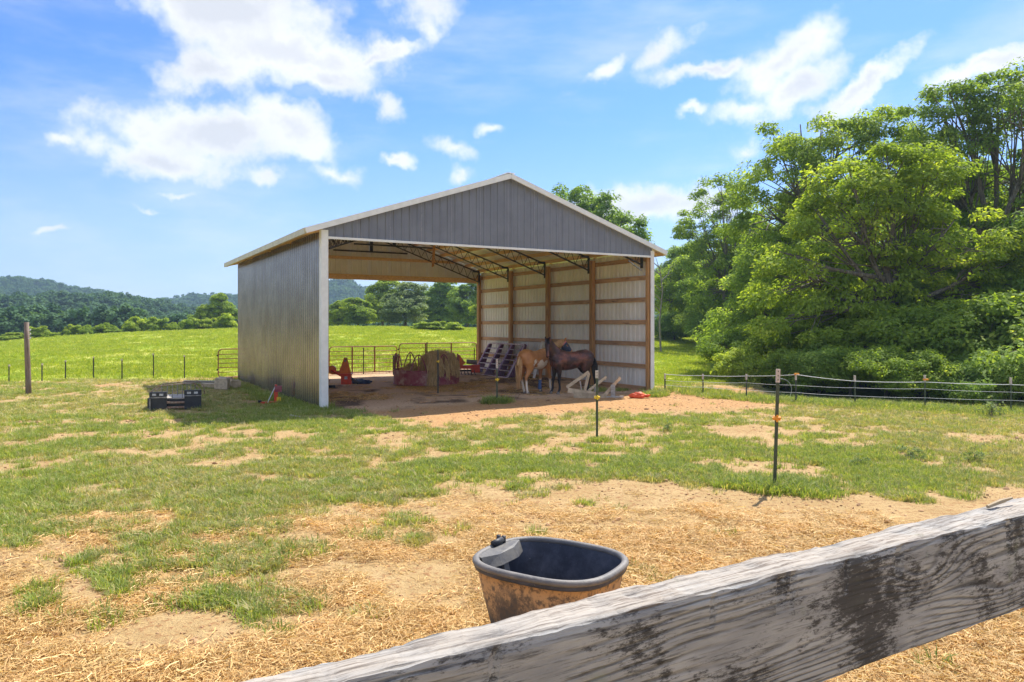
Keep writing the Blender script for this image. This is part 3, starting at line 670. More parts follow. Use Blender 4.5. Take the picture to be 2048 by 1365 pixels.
# ------------------------------------------------------------------ T posts
def t_post(loc, h, label, group, top=.0, ins=None, insm='yellow', mt='t_green', lean=(0, 0), rz=.4, cat='fence post', name='t_post', parent=None):
    if parent is None: t = thing(name, label, cat, loc, rz, group)
    else: t = bpy.data.objects.new(name, None); COL.objects.link(t); t.parent = parent; t.location = loc; t.rotation_euler = (0, 0, rz)
    t.rotation_euler = (lean[0], lean[1], rz)
    if parent is None:
        mb = MB().box(-.022, .022, -.003, .003, -.25, h).box(-.003, .003, .003, .030, -.25, h)
        for i in range(int(h / .055)): mb.box(-.006, .006, -.009, -.003, .05 + i * .055, .07 + i * .055)
        mb.build('shaft', M[mt], t)
        if top: MB().box(-.026, .026, -.007, .033, h - top, h + .004).build('painted_top', M['t_white'], t)
        if ins: 
            MB().box(-.045, .045, -.028, .036, ins - .025, ins + .025).tube([(-.06, -.03, ins), (.05, -.045, ins + .01)], .014, 6).box(-.01, .012, -.05, -.02, ins - .045, ins + .045).build('insulator', M[insm], t)
    return t
G3 = 'lone T posts standing in the front yard'
def onpx(px, py, dz=0):
    x, y = gp(px, py)
    for _ in range(4): x, y = gp(px, py, hz(x, y))
    return (x, y, hz(x, y) + dz)
t_post(onpx(1549, 978), 1.57, 'tall green T post with orange insulator, nearest to the board fence', G3, .17, .93, 'orange', lean=(0, .03), rz=-.2)
t_post(onpx(1194, 880), 1.30, 'green T post with yellow insulator halfway between tub and horses', G3, .14, .80, rz=.1)
t_post(onpx(994, 806), 1.20, 'weathered T post with yellow insulator left of the horses', G3, .25, .64, rz=.3)
t_post(onpx(876, 787), 1.36, 'dark T post with yellow insulator in front of the hay bale', G3, 0, 1.0, mt='t_dark', rz=.3)
G4 = 'short T posts along the left pasture fence'
for i, (px, py, top) in enumerate(((18, 765, 730), (84, 763, 728), (131, 760, 721), (187, 759, 714), (244, 760, 718), (307, 757, 708), (369, 757, 711))):
    q = onpx(px, py); names_ = ['leftmost short T post, left of the wooden pole', 'short T post just right of the wooden pole', 'third short T post from the left picture edge', 'fourth short T post from the left, with pale top', 'middle short T post left of the platform', 'short T post behind the left end of the platform', 'short T post behind the right end of the platform']
    t_post(q, (py - top) / F * q[1], names_[i], G4, .06, None, mt='t_dark', rz=.2 * i)
for (u, v, h, lb) in ((5.05, BL + .0, 1.15, 'thin dark T post at the left gate behind the barn'), (8.0, BL + .1, 1.35, 'thin dark T post rising behind the hay feeder loops'), (10.2, BL - .2, 1.05, 'thin dark T post by the right rear barn post')):
    p = B(u, v); t_post((p.x, p.y, .03), h, lb, 'thin T posts by the rear gates', 0, None, mt='t_dark')
# wooden pole at left
q = onpx(57, 790); t = thing('wooden_pole', 'slim weathered wooden pole standing in the grass at far left', 'pole', q)
t.rotation_euler = (0, -.028, 0)
MB().tube([(0, 0, -.4), (0.005, 0, .5), (-.005, 0, 1.4), (0, 0, 2.22)], [.085, .08, .075, .068], 12).build('shaft', M['pole_wood'], t, True)
mb = MB()
for i in range(3): mb.tube([(.05, -.03, 1.95 - .12 * i), (.14, -.05, 1.97 - .12 * i)], .008, 5); mb.tube([(.13, -.05, 1.95 - .12 * i), (.15, -.05, 2.0 - .12 * i)], .018, 6)
mb.build('staples', M['wire'], t)
# electric fence at right
pr = thing('electric_fence', 'T post and white wire electric fence before the woods on the right', 'fence', onpx(1710, 812))
base = pr.location.copy(); fp = []
for (px, py, top) in ((1330, 783, 748), (1406, 789, 749), (1493, 797, 749), (1592, 806, 749), (1710, 812, 752), (1850, 818, 751), (2022, 824, 756), (2200, 830, 760), (2420, 838, 765)):
    q = Vector(onpx(px, py)); h = (py - top) / F * q.y; fp.append((q, h))
    mb = MB().box(-.02, .02, -.003, .003, -.2, h).box(-.003, .003, .003, .028, -.2, h); o = mb.build('post', M['t_green'] if px > 1700 else M['t_dark'], pr, loc=q - base)
    MB().box(-.024, .024, -.007, .032, h - .16, h + .003).build('painted_top', M['t_white'], o)
    if px in (1592, 1850): MB().box(-.04, .08, -.03, .035, h - .13 if px == 1850 else h - .02, h - .09 if px == 1850 else h + .03).build('insulator', M['orange'], o)
def strand(fr, r, sag, mt='wire', first=0):
    pts = []
    for i in range(first, len(fp) - 1):
        a = fp[i][0] + Vector((0, -.03, fp[i][1] * fr[i])); b = fp[i + 1][0] + Vector((0, -.03, fp[i + 1][1] * fr[i + 1]))
        for k in range(8):
            t_ = k / 8; p = a.lerp(b, t_); p.z -= sag * 4 * t_ * (1 - t_); pts.append(p - base)
    pts.append(fp[-1][0] - base + Vector((0, -.03, fp[-1][1] * fr[-1])))
    MB().tube(pts, r, 5).build('strand', M[mt], pr)
strand([.97, .93, .93, .99, .82, .80, .80, .8, .8], .009, .015)
strand([.62, .62, .65, .62, .60, .60, .58, .58, .58], .005, .015)
strand([.35, .35, .35, .36, .33, .33, .34, .3, .3], .005, .012)
strand([.08, .08, .07, .08, .05, .05, .05, .05, .05], .005, .02)
q = onpx(1570, 800); mb = MB()
mb.tube([Vector(q) - base + Vector((-.18 + .03 * k, 0, .72 - .0 * k + .06 * math.sin(k)) if 0 else (-.2 + .35 * math.sin(k / 9 * 2.4), -.1, .62 - .035 * k * k / 4)) for k in range(10)], .005, 5)
mb.build('wire_tail', M['wire'], pr)

# ------------------------------------------------------------------ hay feeder and bale
fx, fy = B(5.5, 6.2).x, B(5.5, 6.2).y
q = onpx(853, 775); fy = q[1] + 1.17; fx = q[0] * (fy / q[1])
FZ = hz(fx, fy)
fd = thing('hay_ring_feeder', 'round maroon steel hay feeder with arched loops on the barn floor', 'hay feeder', (fx, fy, FZ + .03))
R = 1.17
def ring(r, z, rad): return MB().tube([(r * math.cos(2 * PI * i / 48), r * math.sin(2 * PI * i / 48), z) for i in range(48)], rad, 8, closed=True)
mb = MB(); n = 64
for rr_, mi in ((R, 0), (R - .012, 0)):
    vs = [];
    for i in range(n): a = 2 * PI * i / n; w = 1 + .006 * math.sin(5 * a) ; vs += [(rr_ * w * math.cos(a), rr_ * w * math.sin(a), .02), (rr_ * w * math.cos(a), rr_ * w * math.sin(a), .50)]
    fs = [(2 * i, (2 * i + 2) % (2 * n), (2 * i + 3) % (2 * n), 2 * i + 1) for i in range(n)]
    mb.add(vs, fs if rr_ == R else [f[::-1] for f in fs], mi)
mb.build('steel_skirt', M['feeder_red'], fd, True)
ring(R, .02, .022).build('bottom_ring', M['feeder_red'], fd, True); ring(R, .50, .022).build('top_ring', M['feeder_red'], fd, True)
NL = 8; lm = None
for k in range(NL):
    a0 = 2 * PI * (k - .155) / NL; pts = []; w = .24
    for i in range(15):
        s = -1 + 2 * i / 14; a = a0 + s * w * (1 if abs(s) > .0 else 1) * (1 - .25 * (1 - abs(s))); hgt = .5 + .56 * (1 - abs(s) ** 2.4)
        pts.append(((R - .04 * (1 - abs(s))) * math.cos(a), (R - .04 * (1 - abs(s))) * math.sin(a), hgt))
    o = MB().tube(pts, .021, 8).build('loop', M['feeder_red'], fd, True)
    MB().box(-.02, .02, -.02, .02, .5, 1.02).build('loop_bar', M['gate_red'], o, loc=((R - .02) * math.cos(a0), (R - .02) * math.sin(a0), 0))
MB().box(-.03, .03, -.03, .03, .3, 1.0).build('corner_stub', M['rust_metal'], fd, loc=(-R - .0, -.05, 0))
# bale: lumpy drum on its side inside, slumping over the front
mb = MB(); nu, nv = 40, 24; vs = []
def bale_pt(th, s):
    # th around, s 0 rim .. 1 top centre
    r = 1.02 * math.cos(s * PI / 2) ** .55; z = .05 + .93 * (1 - (1 - s) ** 2.2) ** .6
    x_, y_ = r * math.cos(th) * .62 + .42, r * math.sin(th) * .90
    n_ = float(fbm(np.array([th * 2.1 + 5]), np.array([s * 5.0]), 91, 4)[0]) - .5
    return (min(x_ * (1 + n_ * .3), 1.08), y_ * (1 + n_ * .3), max(.0, z * (1 + n_ * .35)))
for j in range(nv):
    for i in range(nu): vs.append(bale_pt(2 * PI * i / nu, j / (nv - 1) * .995))
fs = [(j * nu + i, j * nu + (i + 1) % nu, (j + 1) * nu + (i + 1) % nu, (j + 1) * nu + i) for j in range(nv - 1) for i in range(nu)]
mb.add(vs, fs)
me = mb.mesh('hay_bale_core', mat('hay_core', (.60, .43, .20), (.40, .27, .12), 9, .95, 0, 1, 30), True)
hb = thing('hay_bale', 'loose round hay bale slumped over the front of the maroon feeder', 'hay', (fx, fy, FZ + .03))
link('bale_core', me, hb)
gz = np.random.default_rng(5)
def hay_strands(n, f, name, par, w=.009):
    c = []; dd = []
    while len(c) < n:
        p, t_ = f(gz); c.append(p); dd.append(t_)
    c = np.array(c); dd = np.array(dd); dd /= np.linalg.norm(dd, axis=1)[:, None]
    l = gz.uniform(.06, .2, (n, 1)); s = np.cross(dd, gz.normal(0, 1, (n, 3))); s /= np.linalg.norm(s, axis=1)[:, None]; s *= w / 2
    co = np.stack([c - dd * l - s, c - dd * l + s, c + dd * l + s, c + dd * l - s], 1).reshape(-1, 3)
    me = npmesh(name, co, np.arange(4 * n).reshape(-1, 4), M['hay'], {'v': ('FLOAT', np.repeat(gz.uniform(0, 1, n) ** 1.2, 4))})
    return tag(link(name, me, par), kind='stuff')
def fb_(g):
    th = g.uniform(0, 2 * PI); s = g.uniform(0, 1) ** .8; p = np.array(bale_pt(th, s * .99)); p = p + g.normal(0, .035, 3)
    down = np.array([math.cos(th) * .3, math.sin(th) * .3, -1 + s]) + g.normal(0, .45, 3); return p, down
hay_strands(9000, fb_, 'loose_hay', hb)
def drape(g):     # hanks over the front edge of the feeder
    k = g.integers(0, 6); a = math.radians([-76, -70, -60, -48, -36, -24][k]) + g.normal(0, [.05, .05, .035, .03, .035, .04][k]); t_ = g.uniform(0, 1) ** .8
    top = .95 - .05 * k * .5; low = [.0, .1, .45, .36, .45, .40][k]; z = top + (low - top) * t_; r = 1.0 + .26 * min(1, t_ * 3.2) + g.normal(0, .025)
    return np.array([r * math.cos(a), r * math.sin(a), z]), np.array([math.cos(a) * .15, math.sin(a) * .15, -1]) + g.normal(0, .16, 3)
hay_strands(2000, drape, 'hanging_hay', hb, .011)
def left_(g):
    a = g.uniform(0, 2 * PI); r = g.uniform(0, .5); return np.array([-.55 + r * math.cos(a), r * math.sin(a) * 1.6, .36 + .28 * (1 - r * 2) + g.normal(0, .04)]), g.normal(0, 1, 3) * np.array([1, 1, .4])
hay_strands(1800, left_, 'hay_remnant', hb)

# ------------------------------------------------------------------ leaning corral panels
def corral(k, label):
    t = thing('corral_panel', label, 'corral panel', (0, 0, 0), 0, 'corral panels leaning in a stack on the right wall')
    a = B(9.42 + .11 * k, 7.25 + .035 * k, .03); b = B(10.22 + .045 * k, 7.25 + .035 * k, 1.34)
    zx = (b - a); h = zx.length; zx.normalize(); xx = V.copy(); yx = zx.cross(xx).normalized(); xx = yx.cross(zx)
    t.matrix_world = Matrix.Translation(a) @ Matrix((xx, yx, zx)).transposed().to_4x4()
    w = 3.05
    fr = M['panel_rail'] if k == 0 else M['panel_purple']
    MB().tube(rrect(w, h, .1), .024, 6, closed=True).build('panel_frame', fr, t, True)
    for q in (.2, .36, .52, .68, .84): MB().tube([(.02, 0, h * q), (w - .02, 0, h * q)], .017, 6).build('rail', fr, t, True)
    for q in (.33, .64): MB().box(w * q - .06, w * q + .06, -.02, .02, .02, h - .02).build('stile', M['panel_purple'], t)
    for q in (.02, .98): MB().box(w * q - .05, w * q + .05, -.02, .02, .05, h - .05).build('end_plate', M['panel_purple'], t)
cl = ['outermost corral panel of the leaning stack, pale dusty rails', 'second corral panel of the stack, just behind the pale front one', 'third corral panel from the front of the leaning maroon stack', 'fourth corral panel from the front of the leaning maroon stack', 'innermost corral panel of the stack, against the steel wall']
for k in range(5): corral(k, cl[k])
# white pipe leaning by the second post
t = thing('white_pipe', 'pale board leaning on the barn post behind the chestnut horse', 'board'); a = B(9.6, 5.6, .0); b = B(10.25, 5.95, 1.5)
MB().beam(a, b, .09, .035).build('plank', M['white_trim'], t)

# ------------------------------------------------------------------ implements
def implement(loc, rz, label):
    t = thing('seed_drill', label, 'farm implement', loc, rz)
    t.name = 'tractor_implement'
    MB().box(-.02, .32, -.18, .18, .10, .44).box(-.06, .36, -.2, .2, .44, .47).build('housing', M['imp_red'], t)
    MB().box(.10, .20, -.19, -.18, .28, .38).build('sticker', M['white_paper'], t)
    mb = MB()
    for y_ in (-.09, .07): mb.add([(-.12, y_, .47), (.30, y_, .47), (.17, y_, 1.0), (.08, y_, 1.02), (-.12, y_ + .02, .47), (.30, y_ + .02, .47), (.17, y_ + .02, 1.0), (.08, y_ + .02, 1.02)], [(0, 1, 2, 3), (7, 6, 5, 4), (0, 4, 5, 1), (1, 5, 6, 2), (2, 6, 7, 3), (3, 7, 4, 0)])
    mb.build('hitch_frame', M['imp_orange'], t)
    MB().tube([(.11, -.12, .90), (.11, .12, .90)], .03, 8).build('hitch_pin', M['grey_metal'], t)
    MB().tube([(-.34, -.06, .60), (-.34, .06, .60)], .15, 16).tube([(-.34, -.1, .60), (-.34, .1, .60)], .05, 10).box(-.36, .0, -.05, .05, .44, .56).build('pulley', M['imp_orange'], t)
    MB().tube([(-.34, -.14, .6), (-.02, -.14, .4)], .04, 8).build('arm', M['imp_red'], t)
    return t
q = onpx(683, 776); a = implement((q[0] - .05, q[1] + .3, q[2]), .12, 'orange red tractor implement with triangular hitch by the left barn wall')
mb = MB().add([(-.85, -.35, .0), (-.45, -.42, .0), (-.36, -.4, .28), (-.55, -.3, .46), (-.8, -.26, .38), (-.85, -.31, .0), (-.45, -.38, .0), (-.36, -.36, .28), (-.55, -.26, .46), (-.8, -.22, .38)],
              [(0, 1, 2, 3, 4), (9, 8, 7, 6, 5), (0, 5, 6, 1), (1, 6, 7, 2), (2, 7, 8, 3), (3, 8, 9, 4), (4, 9, 5, 0)]); mb.build('mouldboard', M['dull_plate'], a)
MB().tube([(-.8, -.3, .05), (-.2, -.3, .05)], .045, 8).build('skid', M['dark_metal'], a)
MB().tube([(.3, 0, .3), (.55, .05, .12)], .05, 8).build('drive_shaft', M['dark_metal'], a)
# tiller at right, further back
q = onpx(938, 750); t = thing('rotary_tiller', 'red rotary tiller with curved tines between feeder and corral panels', 'tiller', (q[0], q[1], q[2]), .1)
MB().add([(-.5, -.05, .28), (-.42, -.05, .28), (-.15, -.05, .5), (-.38, -.05, .82), (-.48, -.05, .84), (-.5, .05, .28), (-.42, .05, .28), (-.15, .05, .5), (-.38, .05, .82), (-.48, .05, .84)], [(0, 1, 2, 3, 4), (9, 8, 7, 6, 5), (0, 5, 6, 1), (1, 6, 7, 2), (2, 7, 8, 3), (3, 8, 9, 4), (4, 9, 5, 0)]).build('side_shield', M['imp_orange'], t)
MB().box(-.42, .38, -.14, .2, .26, .40).box(.1, .45, -.18, .22, .1, .42).build('housing', M['imp_red'], t)
MB().tube([(-.1, .1, .55), (.35, .1, .52)], .10, 12).build('gearbox', M['grey_metal'], t)
for k in range(5):
    x_ = -.35 + k * .14; MB().tube([(x_, -.05, .3), (x_, -.2, .18), (x_ + .03, -.22, .06), (x_ + .06, -.12, .0)], .016, 6).build('tine', M['dark_metal'], t)
MB().tube([(-.45, 0, .18), (.4, 0, .18)], .04, 8).build('rotor', M['dark_metal'], t)
# blue tarp
q = onpx(722, 768); bm = bmesh.new(); bmesh.ops.create_icosphere(bm, subdivisions=4, radius=1)
for v in bm.verts:
    n_ = float(fbm(np.array([v.co.x * 4 + 3]), np.array([v.co.y * 4 + v.co.z * 3]), 17, 4)[0]); v.co = Vector((v.co.x * .36, v.co.y * .25, max(-.02, v.co.z * .13))) * (.6 + .8 * n_)
me = bpy.data.meshes.new('tarp'); bm.to_mesh(me); bm.free(); me.materials.append(M['blue_tarp']); tag(link('crumpled_tarp', me, loc=(q[0], q[1] + .1, q[2] + .03)), 'crumpled dark blue tarp on the dirt right of the orange implement', 'tarp')
# orange bag
q = onpx(1279, 797); bm = bmesh.new(); bmesh.ops.create_icosphere(bm, subdivisions=4, radius=1)
for v in bm.verts:
    n_ = float(fbm(np.array([v.co.x * 3 + 9]), np.array([v.co.y * 3 + v.co.z * 4]), 18, 4)[0]); pinch = 1 - .55 * math.exp(-((v.co.x - .55) / .22) ** 2); v.co = Vector((v.co.x * .30, v.co.y * .13 * pinch, .07 + v.co.z * .10 * pinch)) * (.75 + .5 * n_)
me = bpy.data.meshes.new('bag'); bm.to_mesh(me); bm.free(); me.materials.append(M['bag_red']); me.polygons.foreach_set('use_smooth', [True] * len(me.polygons)); tag(link('orange_sack', me, loc=(q[0], q[1], q[2])), 'bright orange cloth sack lying at the right front corner of the barn', 'sack')
# red jack by the wall
q = onpx(552, 809); t = thing('trailer_jack', 'small red jack with slanted handle standing in weeds by the left wall', 'jack', q, .3)
MB().box(-.05, .05, -.05, .05, .1, .46).tube([(0, 0, .46), (0, 0, .54)], .03, 8).build('column', M['imp_red'], t)
MB().box(-.03, .15, -.06, .06, .34, .50).build('gear_head', M['feeder_red'], t)
MB().tube([(-.02, -.04, .48), (-.22, -.1, .06)], .014, 6).build('handle', M['wire'], t)
MB().box(-.40, .12, -.06, .06, .02, .08).build('foot_bar', M['imp_red'], t)
MB().tube([(-.42, 0, .06), (-.42, 0, .12)], .05, 8).build('wheel', M['dark_metal'], t)
MB().box(.02, .13, -.09, -.05, .08, .2).build('yellow_tag', M['yellow'], t)
# step platform at left
q = onpx(352, 821); t = PLAT = thing('step_platform', 'low wooden platform with two black panels and thin hoop rails', 'platform', (q[0], q[1], q[2]), .28)
for k in range(6): MB().box(-.70, .58, .12 + k * .2, .30 + k * .2, .36, .40).build('deck_plank', M['wood_grey'], t)
for (x0, x1, z1) in ((-.74, -.26, .62), (.24, .72, .66)):
    o = MB().box(x0, x1, -.02, .06, .02, z1 - .18).box(x0, x1, -.05, .08, z1 - .165, z1).build('front_panel', M['rubber'], t)
    MB().box(x0, x1, -.055, -.02, z1 - .20, z1 - .17).build('edge_strip', M['grey_metal'], o)
    for dx in (.08, .28): MB().box(x0 + dx, x0 + dx + .11, -.056, -.05, z1 - .12, z1 - .05).build('label_plate', M['white_paper'], o)
MB().box(-.80, -.745, -.02, 1.2, .03, .42).build('side_panel', M['rubber'], t)
MB().box(-.745, -.70, -.08, -.02, .02, .40).build('corner_post', M['grey_metal'], t)
for z_ in (.1, .26): MB().box(-.26, .24, -.0, .05, z_ - .03, z_ + .03).build('step_bar', M['rust_metal'], t)
for y_ in (.0, .9):
    MB().tube([(-.72, y_, .4), (-.70, y_, .62), (-.52, y_, .82), (.5, y_, .90), (.68, y_, .72), (.70, y_, .42)], .015, 6).build('hoop_rail', M['rust_metal'], t, True)
    for x_ in (-.4, -.1, .18, .42): MB().tube([(x_, y_, .4), (x_, y_, .84)], .012, 6).build('baluster', M['grey_metal'], t)
MB().box(-.66, .55, .15, 1.28, .06, .34).build('under_frame', M['dark_metal'], t)
PLAT.scale = (.82, .9, .76)
# timber scraps behind
lst = [((432, 778), .8, (.9, .28, .10), .3, 'wood_tan', 'long flat board lying between platform and barn'), ((444, 779), .3, (.42, .3, .30), .1, 'block', 'tan squared block standing left of the gate foot'),
       ((470, 778), .2, (.34, .24, .22), .5, 'wood_tan', 'short timber block nearest the barn corner'), ((412, 770), 1.3, (1.5, .22, .06), .55, 'wood_grey', 'thin grey plank resting slantwise behind the platform'), ((452, 764), .3, (.6, .12, .1), -.3, 'wood_tan', 'narrow timber offcut behind the tan block')]
for (pp, _, (a_, b_, c_), rz_, mt_, lb_) in lst:
    q = onpx(*pp); q = (q[0], q[1], q[2] + .05); mb = MB().box(-a_ / 2, a_ / 2, -b_ / 2, b_ / 2, -.03, c_).box(-a_ / 2 + .03, a_ / 2 - .05, -b_ / 2 - .01, b_ / 2 - .02, c_ + .001, c_ + .03)
    tag(mb.build('timber_scrap', M[mt_], loc=q), lb_, 'timber', 'timber scraps left of the barn').rotation_euler = (.04, .05, rz_)
q = onpx(590, 834); tag(MB().box(-.14, .14, -.03, .03, -.01, .03).build('timber_scrap', M['wood_grey'], loc=q), 'little pale stick lying in the grass before the left wall', 'timber').rotation_euler = (0, .1, -.4)
# collapsed wooden trestle right of the black horse
q = onpx(1178, 796); t = thing('wooden_trestle', 'broken weathered wooden trestle lying beside the black horse', 'trestle', q, -.08)
wg = M['wood_tan']
for (a_, b_, w_, h_) in (((-.62, 0, .22), (.22, -.04, .10), .05, .14), ((-.66, .03, .30), (.0, .25, .74), .05, .09), ((-.12, .0, .22), (.0, .22, .70), .05, .08), ((-.2, .05, .12), (-.26, .05, .48), .14, .03), ((.0, .1, .2), (.52, .5, .58), .05, .07),
                         ((-.45, -.1, .08), (.50, -.12, .04), .05, .16), ((.42, -.05, .05), (.92, .25, .58), .05, .09), ((.70, .0, .0), (.70, .05, .38), .13, .04), ((.45, -.08, .03), (1.0, -.05, .04), .1, .05), ((.20, .1, .0), (.22, .12, .3), .14, .03)):
    MB().beam(a_, b_, w_, h_).build('board', wg if h_ > .05 else M['wood_grey'], t)

# ------------------------------------------------------------------ stock tub
def tub():
    zr = .55; xc, yc = .262, 5.07; t = thing('water_tub', 'black rubber stock tub with mud splashed orange sides on the straw', 'tub', (xc, yc, hz(xc, yc) - .0), math.radians(-32))
    base_z = hz(xc, yc); H = zr - base_z; n = 72
    def sup(a, rx, ry, p=2.9):
        c, s = math.cos(a), math.sin(a); return (rx * abs(c) ** (2 / p) * (1 if c >= 0 else -1), ry * abs(s) ** (2 / p) * (1 if s >= 0 else -1))
    rx, ry = .50, .42
    prof = [(.73, .0), (.74, .02), (.80, .16), (.87, .30), (.935, .44), (.95, H - .06), (.99, H - .055), (1.0, H - .045), (1.0, H - .012), (.99, H), (.955, H), (.94, H - .02), (.915, H - .09), (.82, .20), (.75, .07), (.70, .045), (.4, .04), (.02, .04)]
    mb = MB(); vs = []
    for (k, z) in prof:
        for i in range(n): x_, y_ = sup(2 * PI * i / n, rx * k, ry * k); vs.append((x_, y_, z))
    fs = []; mi = []
    for j in range(len(prof) - 1):
        for i in range(n):
            f = (j * n + i, j * n + (i + 1) % n, (j + 1) * n + (i + 1) % n, (j + 1) * n + i); mb_mi = 1 if j < 5 else 0
            fs.append(f); mi.append(mb_mi)
    fs.append(tuple(range(n))[::-1]); mi.append(1); o = len(mb.v); mb.v += vs; mb.f += fs; mb.mi += mi
    # muddy outside
    m = bpy.data.materials.new('mud_rubber'); m.use_nodes = True; N = NT(m.node_tree); b = N.n['Principled BSDF']
    co = N.new('ShaderNodeTexCoord').outputs['Object']; z = N.new('ShaderNodeSeparateXYZ'); N.put(z.inputs[0], co)
    a = N.noise(N.mapping(co, scale=(1, 1, .45)), 5, 8, .72); k = N.m('ADD', a, N.m('MULTIPLY', N.m('SUBTRACT', z.outputs[2], .30), .55))
    c = N.mix(N.ramp(k, .43, .60), (.11, .085, .065), (.56, .33, .15)); c = N.mix(N.ramp(N.noise(co, 22, 6, .7), .46, .62), c, (.15, .10, .065))
    N.put(b.inputs['Base Color'], c); b.inputs['Roughness'].default_value = .75; N.put(b.inputs['Normal'], N.bump(a, .4, .01))
    mi_ = bpy.data.materials.new('tub_rubber'); mi_.use_nodes = True; N = NT(mi_.node_tree); b = N.n['Principled BSDF']
    co = N.new('ShaderNodeTexCoord').outputs['Object']; c = N.mix(N.ramp(N.noise(co, 6, 8, .7), .4, .75), (.026, .032, .052), (.085, .095, .13)); c = N.mix(N.ramp(N.noise(co, 70, 3, .7), .70, .74), c, (.42, .38, .32))
    N.put(b.inputs['Base Color'], c); b.inputs['Roughness'].default_value = .5; N.put(b.inputs['Normal'], N.bump(N.noise(co, 50), .2, .005))
    mb.build('basin', [mi_, m], t, True)
    rimm = mat('rim_rubber', (.13, .122, .115), (.20, .18, .16), 8, .6, 0, .3, 60)
    # raised rim as its own rounded lip
    pts = [(*sup(2 * PI * i / n, rx * .975, ry * .975), H - .008) for i in range(n)]
    MB().tube(pts, [(.026, .022)] * n, 10, closed=True).build('rim', rimm, t, True)
    # float valve housing at the left end
    h = MB(); x0 = -rx
    lo = [(x0 + .02, -.17), (x0 + .06, -.24), (x0 + .13, -.25), (x0 + .175, -.10), (x0 + .175, .12), (x0 + .13, .25), (x0 + .06, .24), (x0 + .02, .17)]
    hi = [(x0 + .02, -.17), (x0 + .06, -.24), (x0 + .10, -.25), (x0 + .14, -.09), (x0 + .14, .11), (x0 + .10, .25), (x0 + .06, .24), (x0 + .02, .17)]
    h.add([(a_, b_, H - .075) for a_, b_ in lo] + [(a_, b_, H + .004 - (.012 if k_ in (3, 4) else 0)) for k_, (a_, b_) in enumerate(hi)], [tuple(range(8, 16)), tuple(range(8))[::-1]] + [(k_, (k_ + 1) % 8, 8 + (k_ + 1) % 8, 8 + k_) for k_ in range(8)])
    v = h.build('valve_shelf', mat('shelf_rubber', (.07, .068, .07), (.13, .12, .105), 9, .6, 0, .2, 60), t)
    MB().tube([(x0 + .03, .0, H + .026), (x0 + .03, .12, H + .026)], .022, 10).tube([(x0 + .0, .12, H + .0), (x0 + .0, .12, H + .055)], .016, 8).tube([(x0 + .035, .135, H + .0), (x0 + .035, .135, H + .05)], .016, 8).build('valve', M['rubber'], v, True)
    MB().beam((x0 + .14, -.02, H - .06), (x0 + .20, -.02, H - .34), .06, .02, (1, 0, 0)).build('inner_rib', rimm, t)
    
tub()

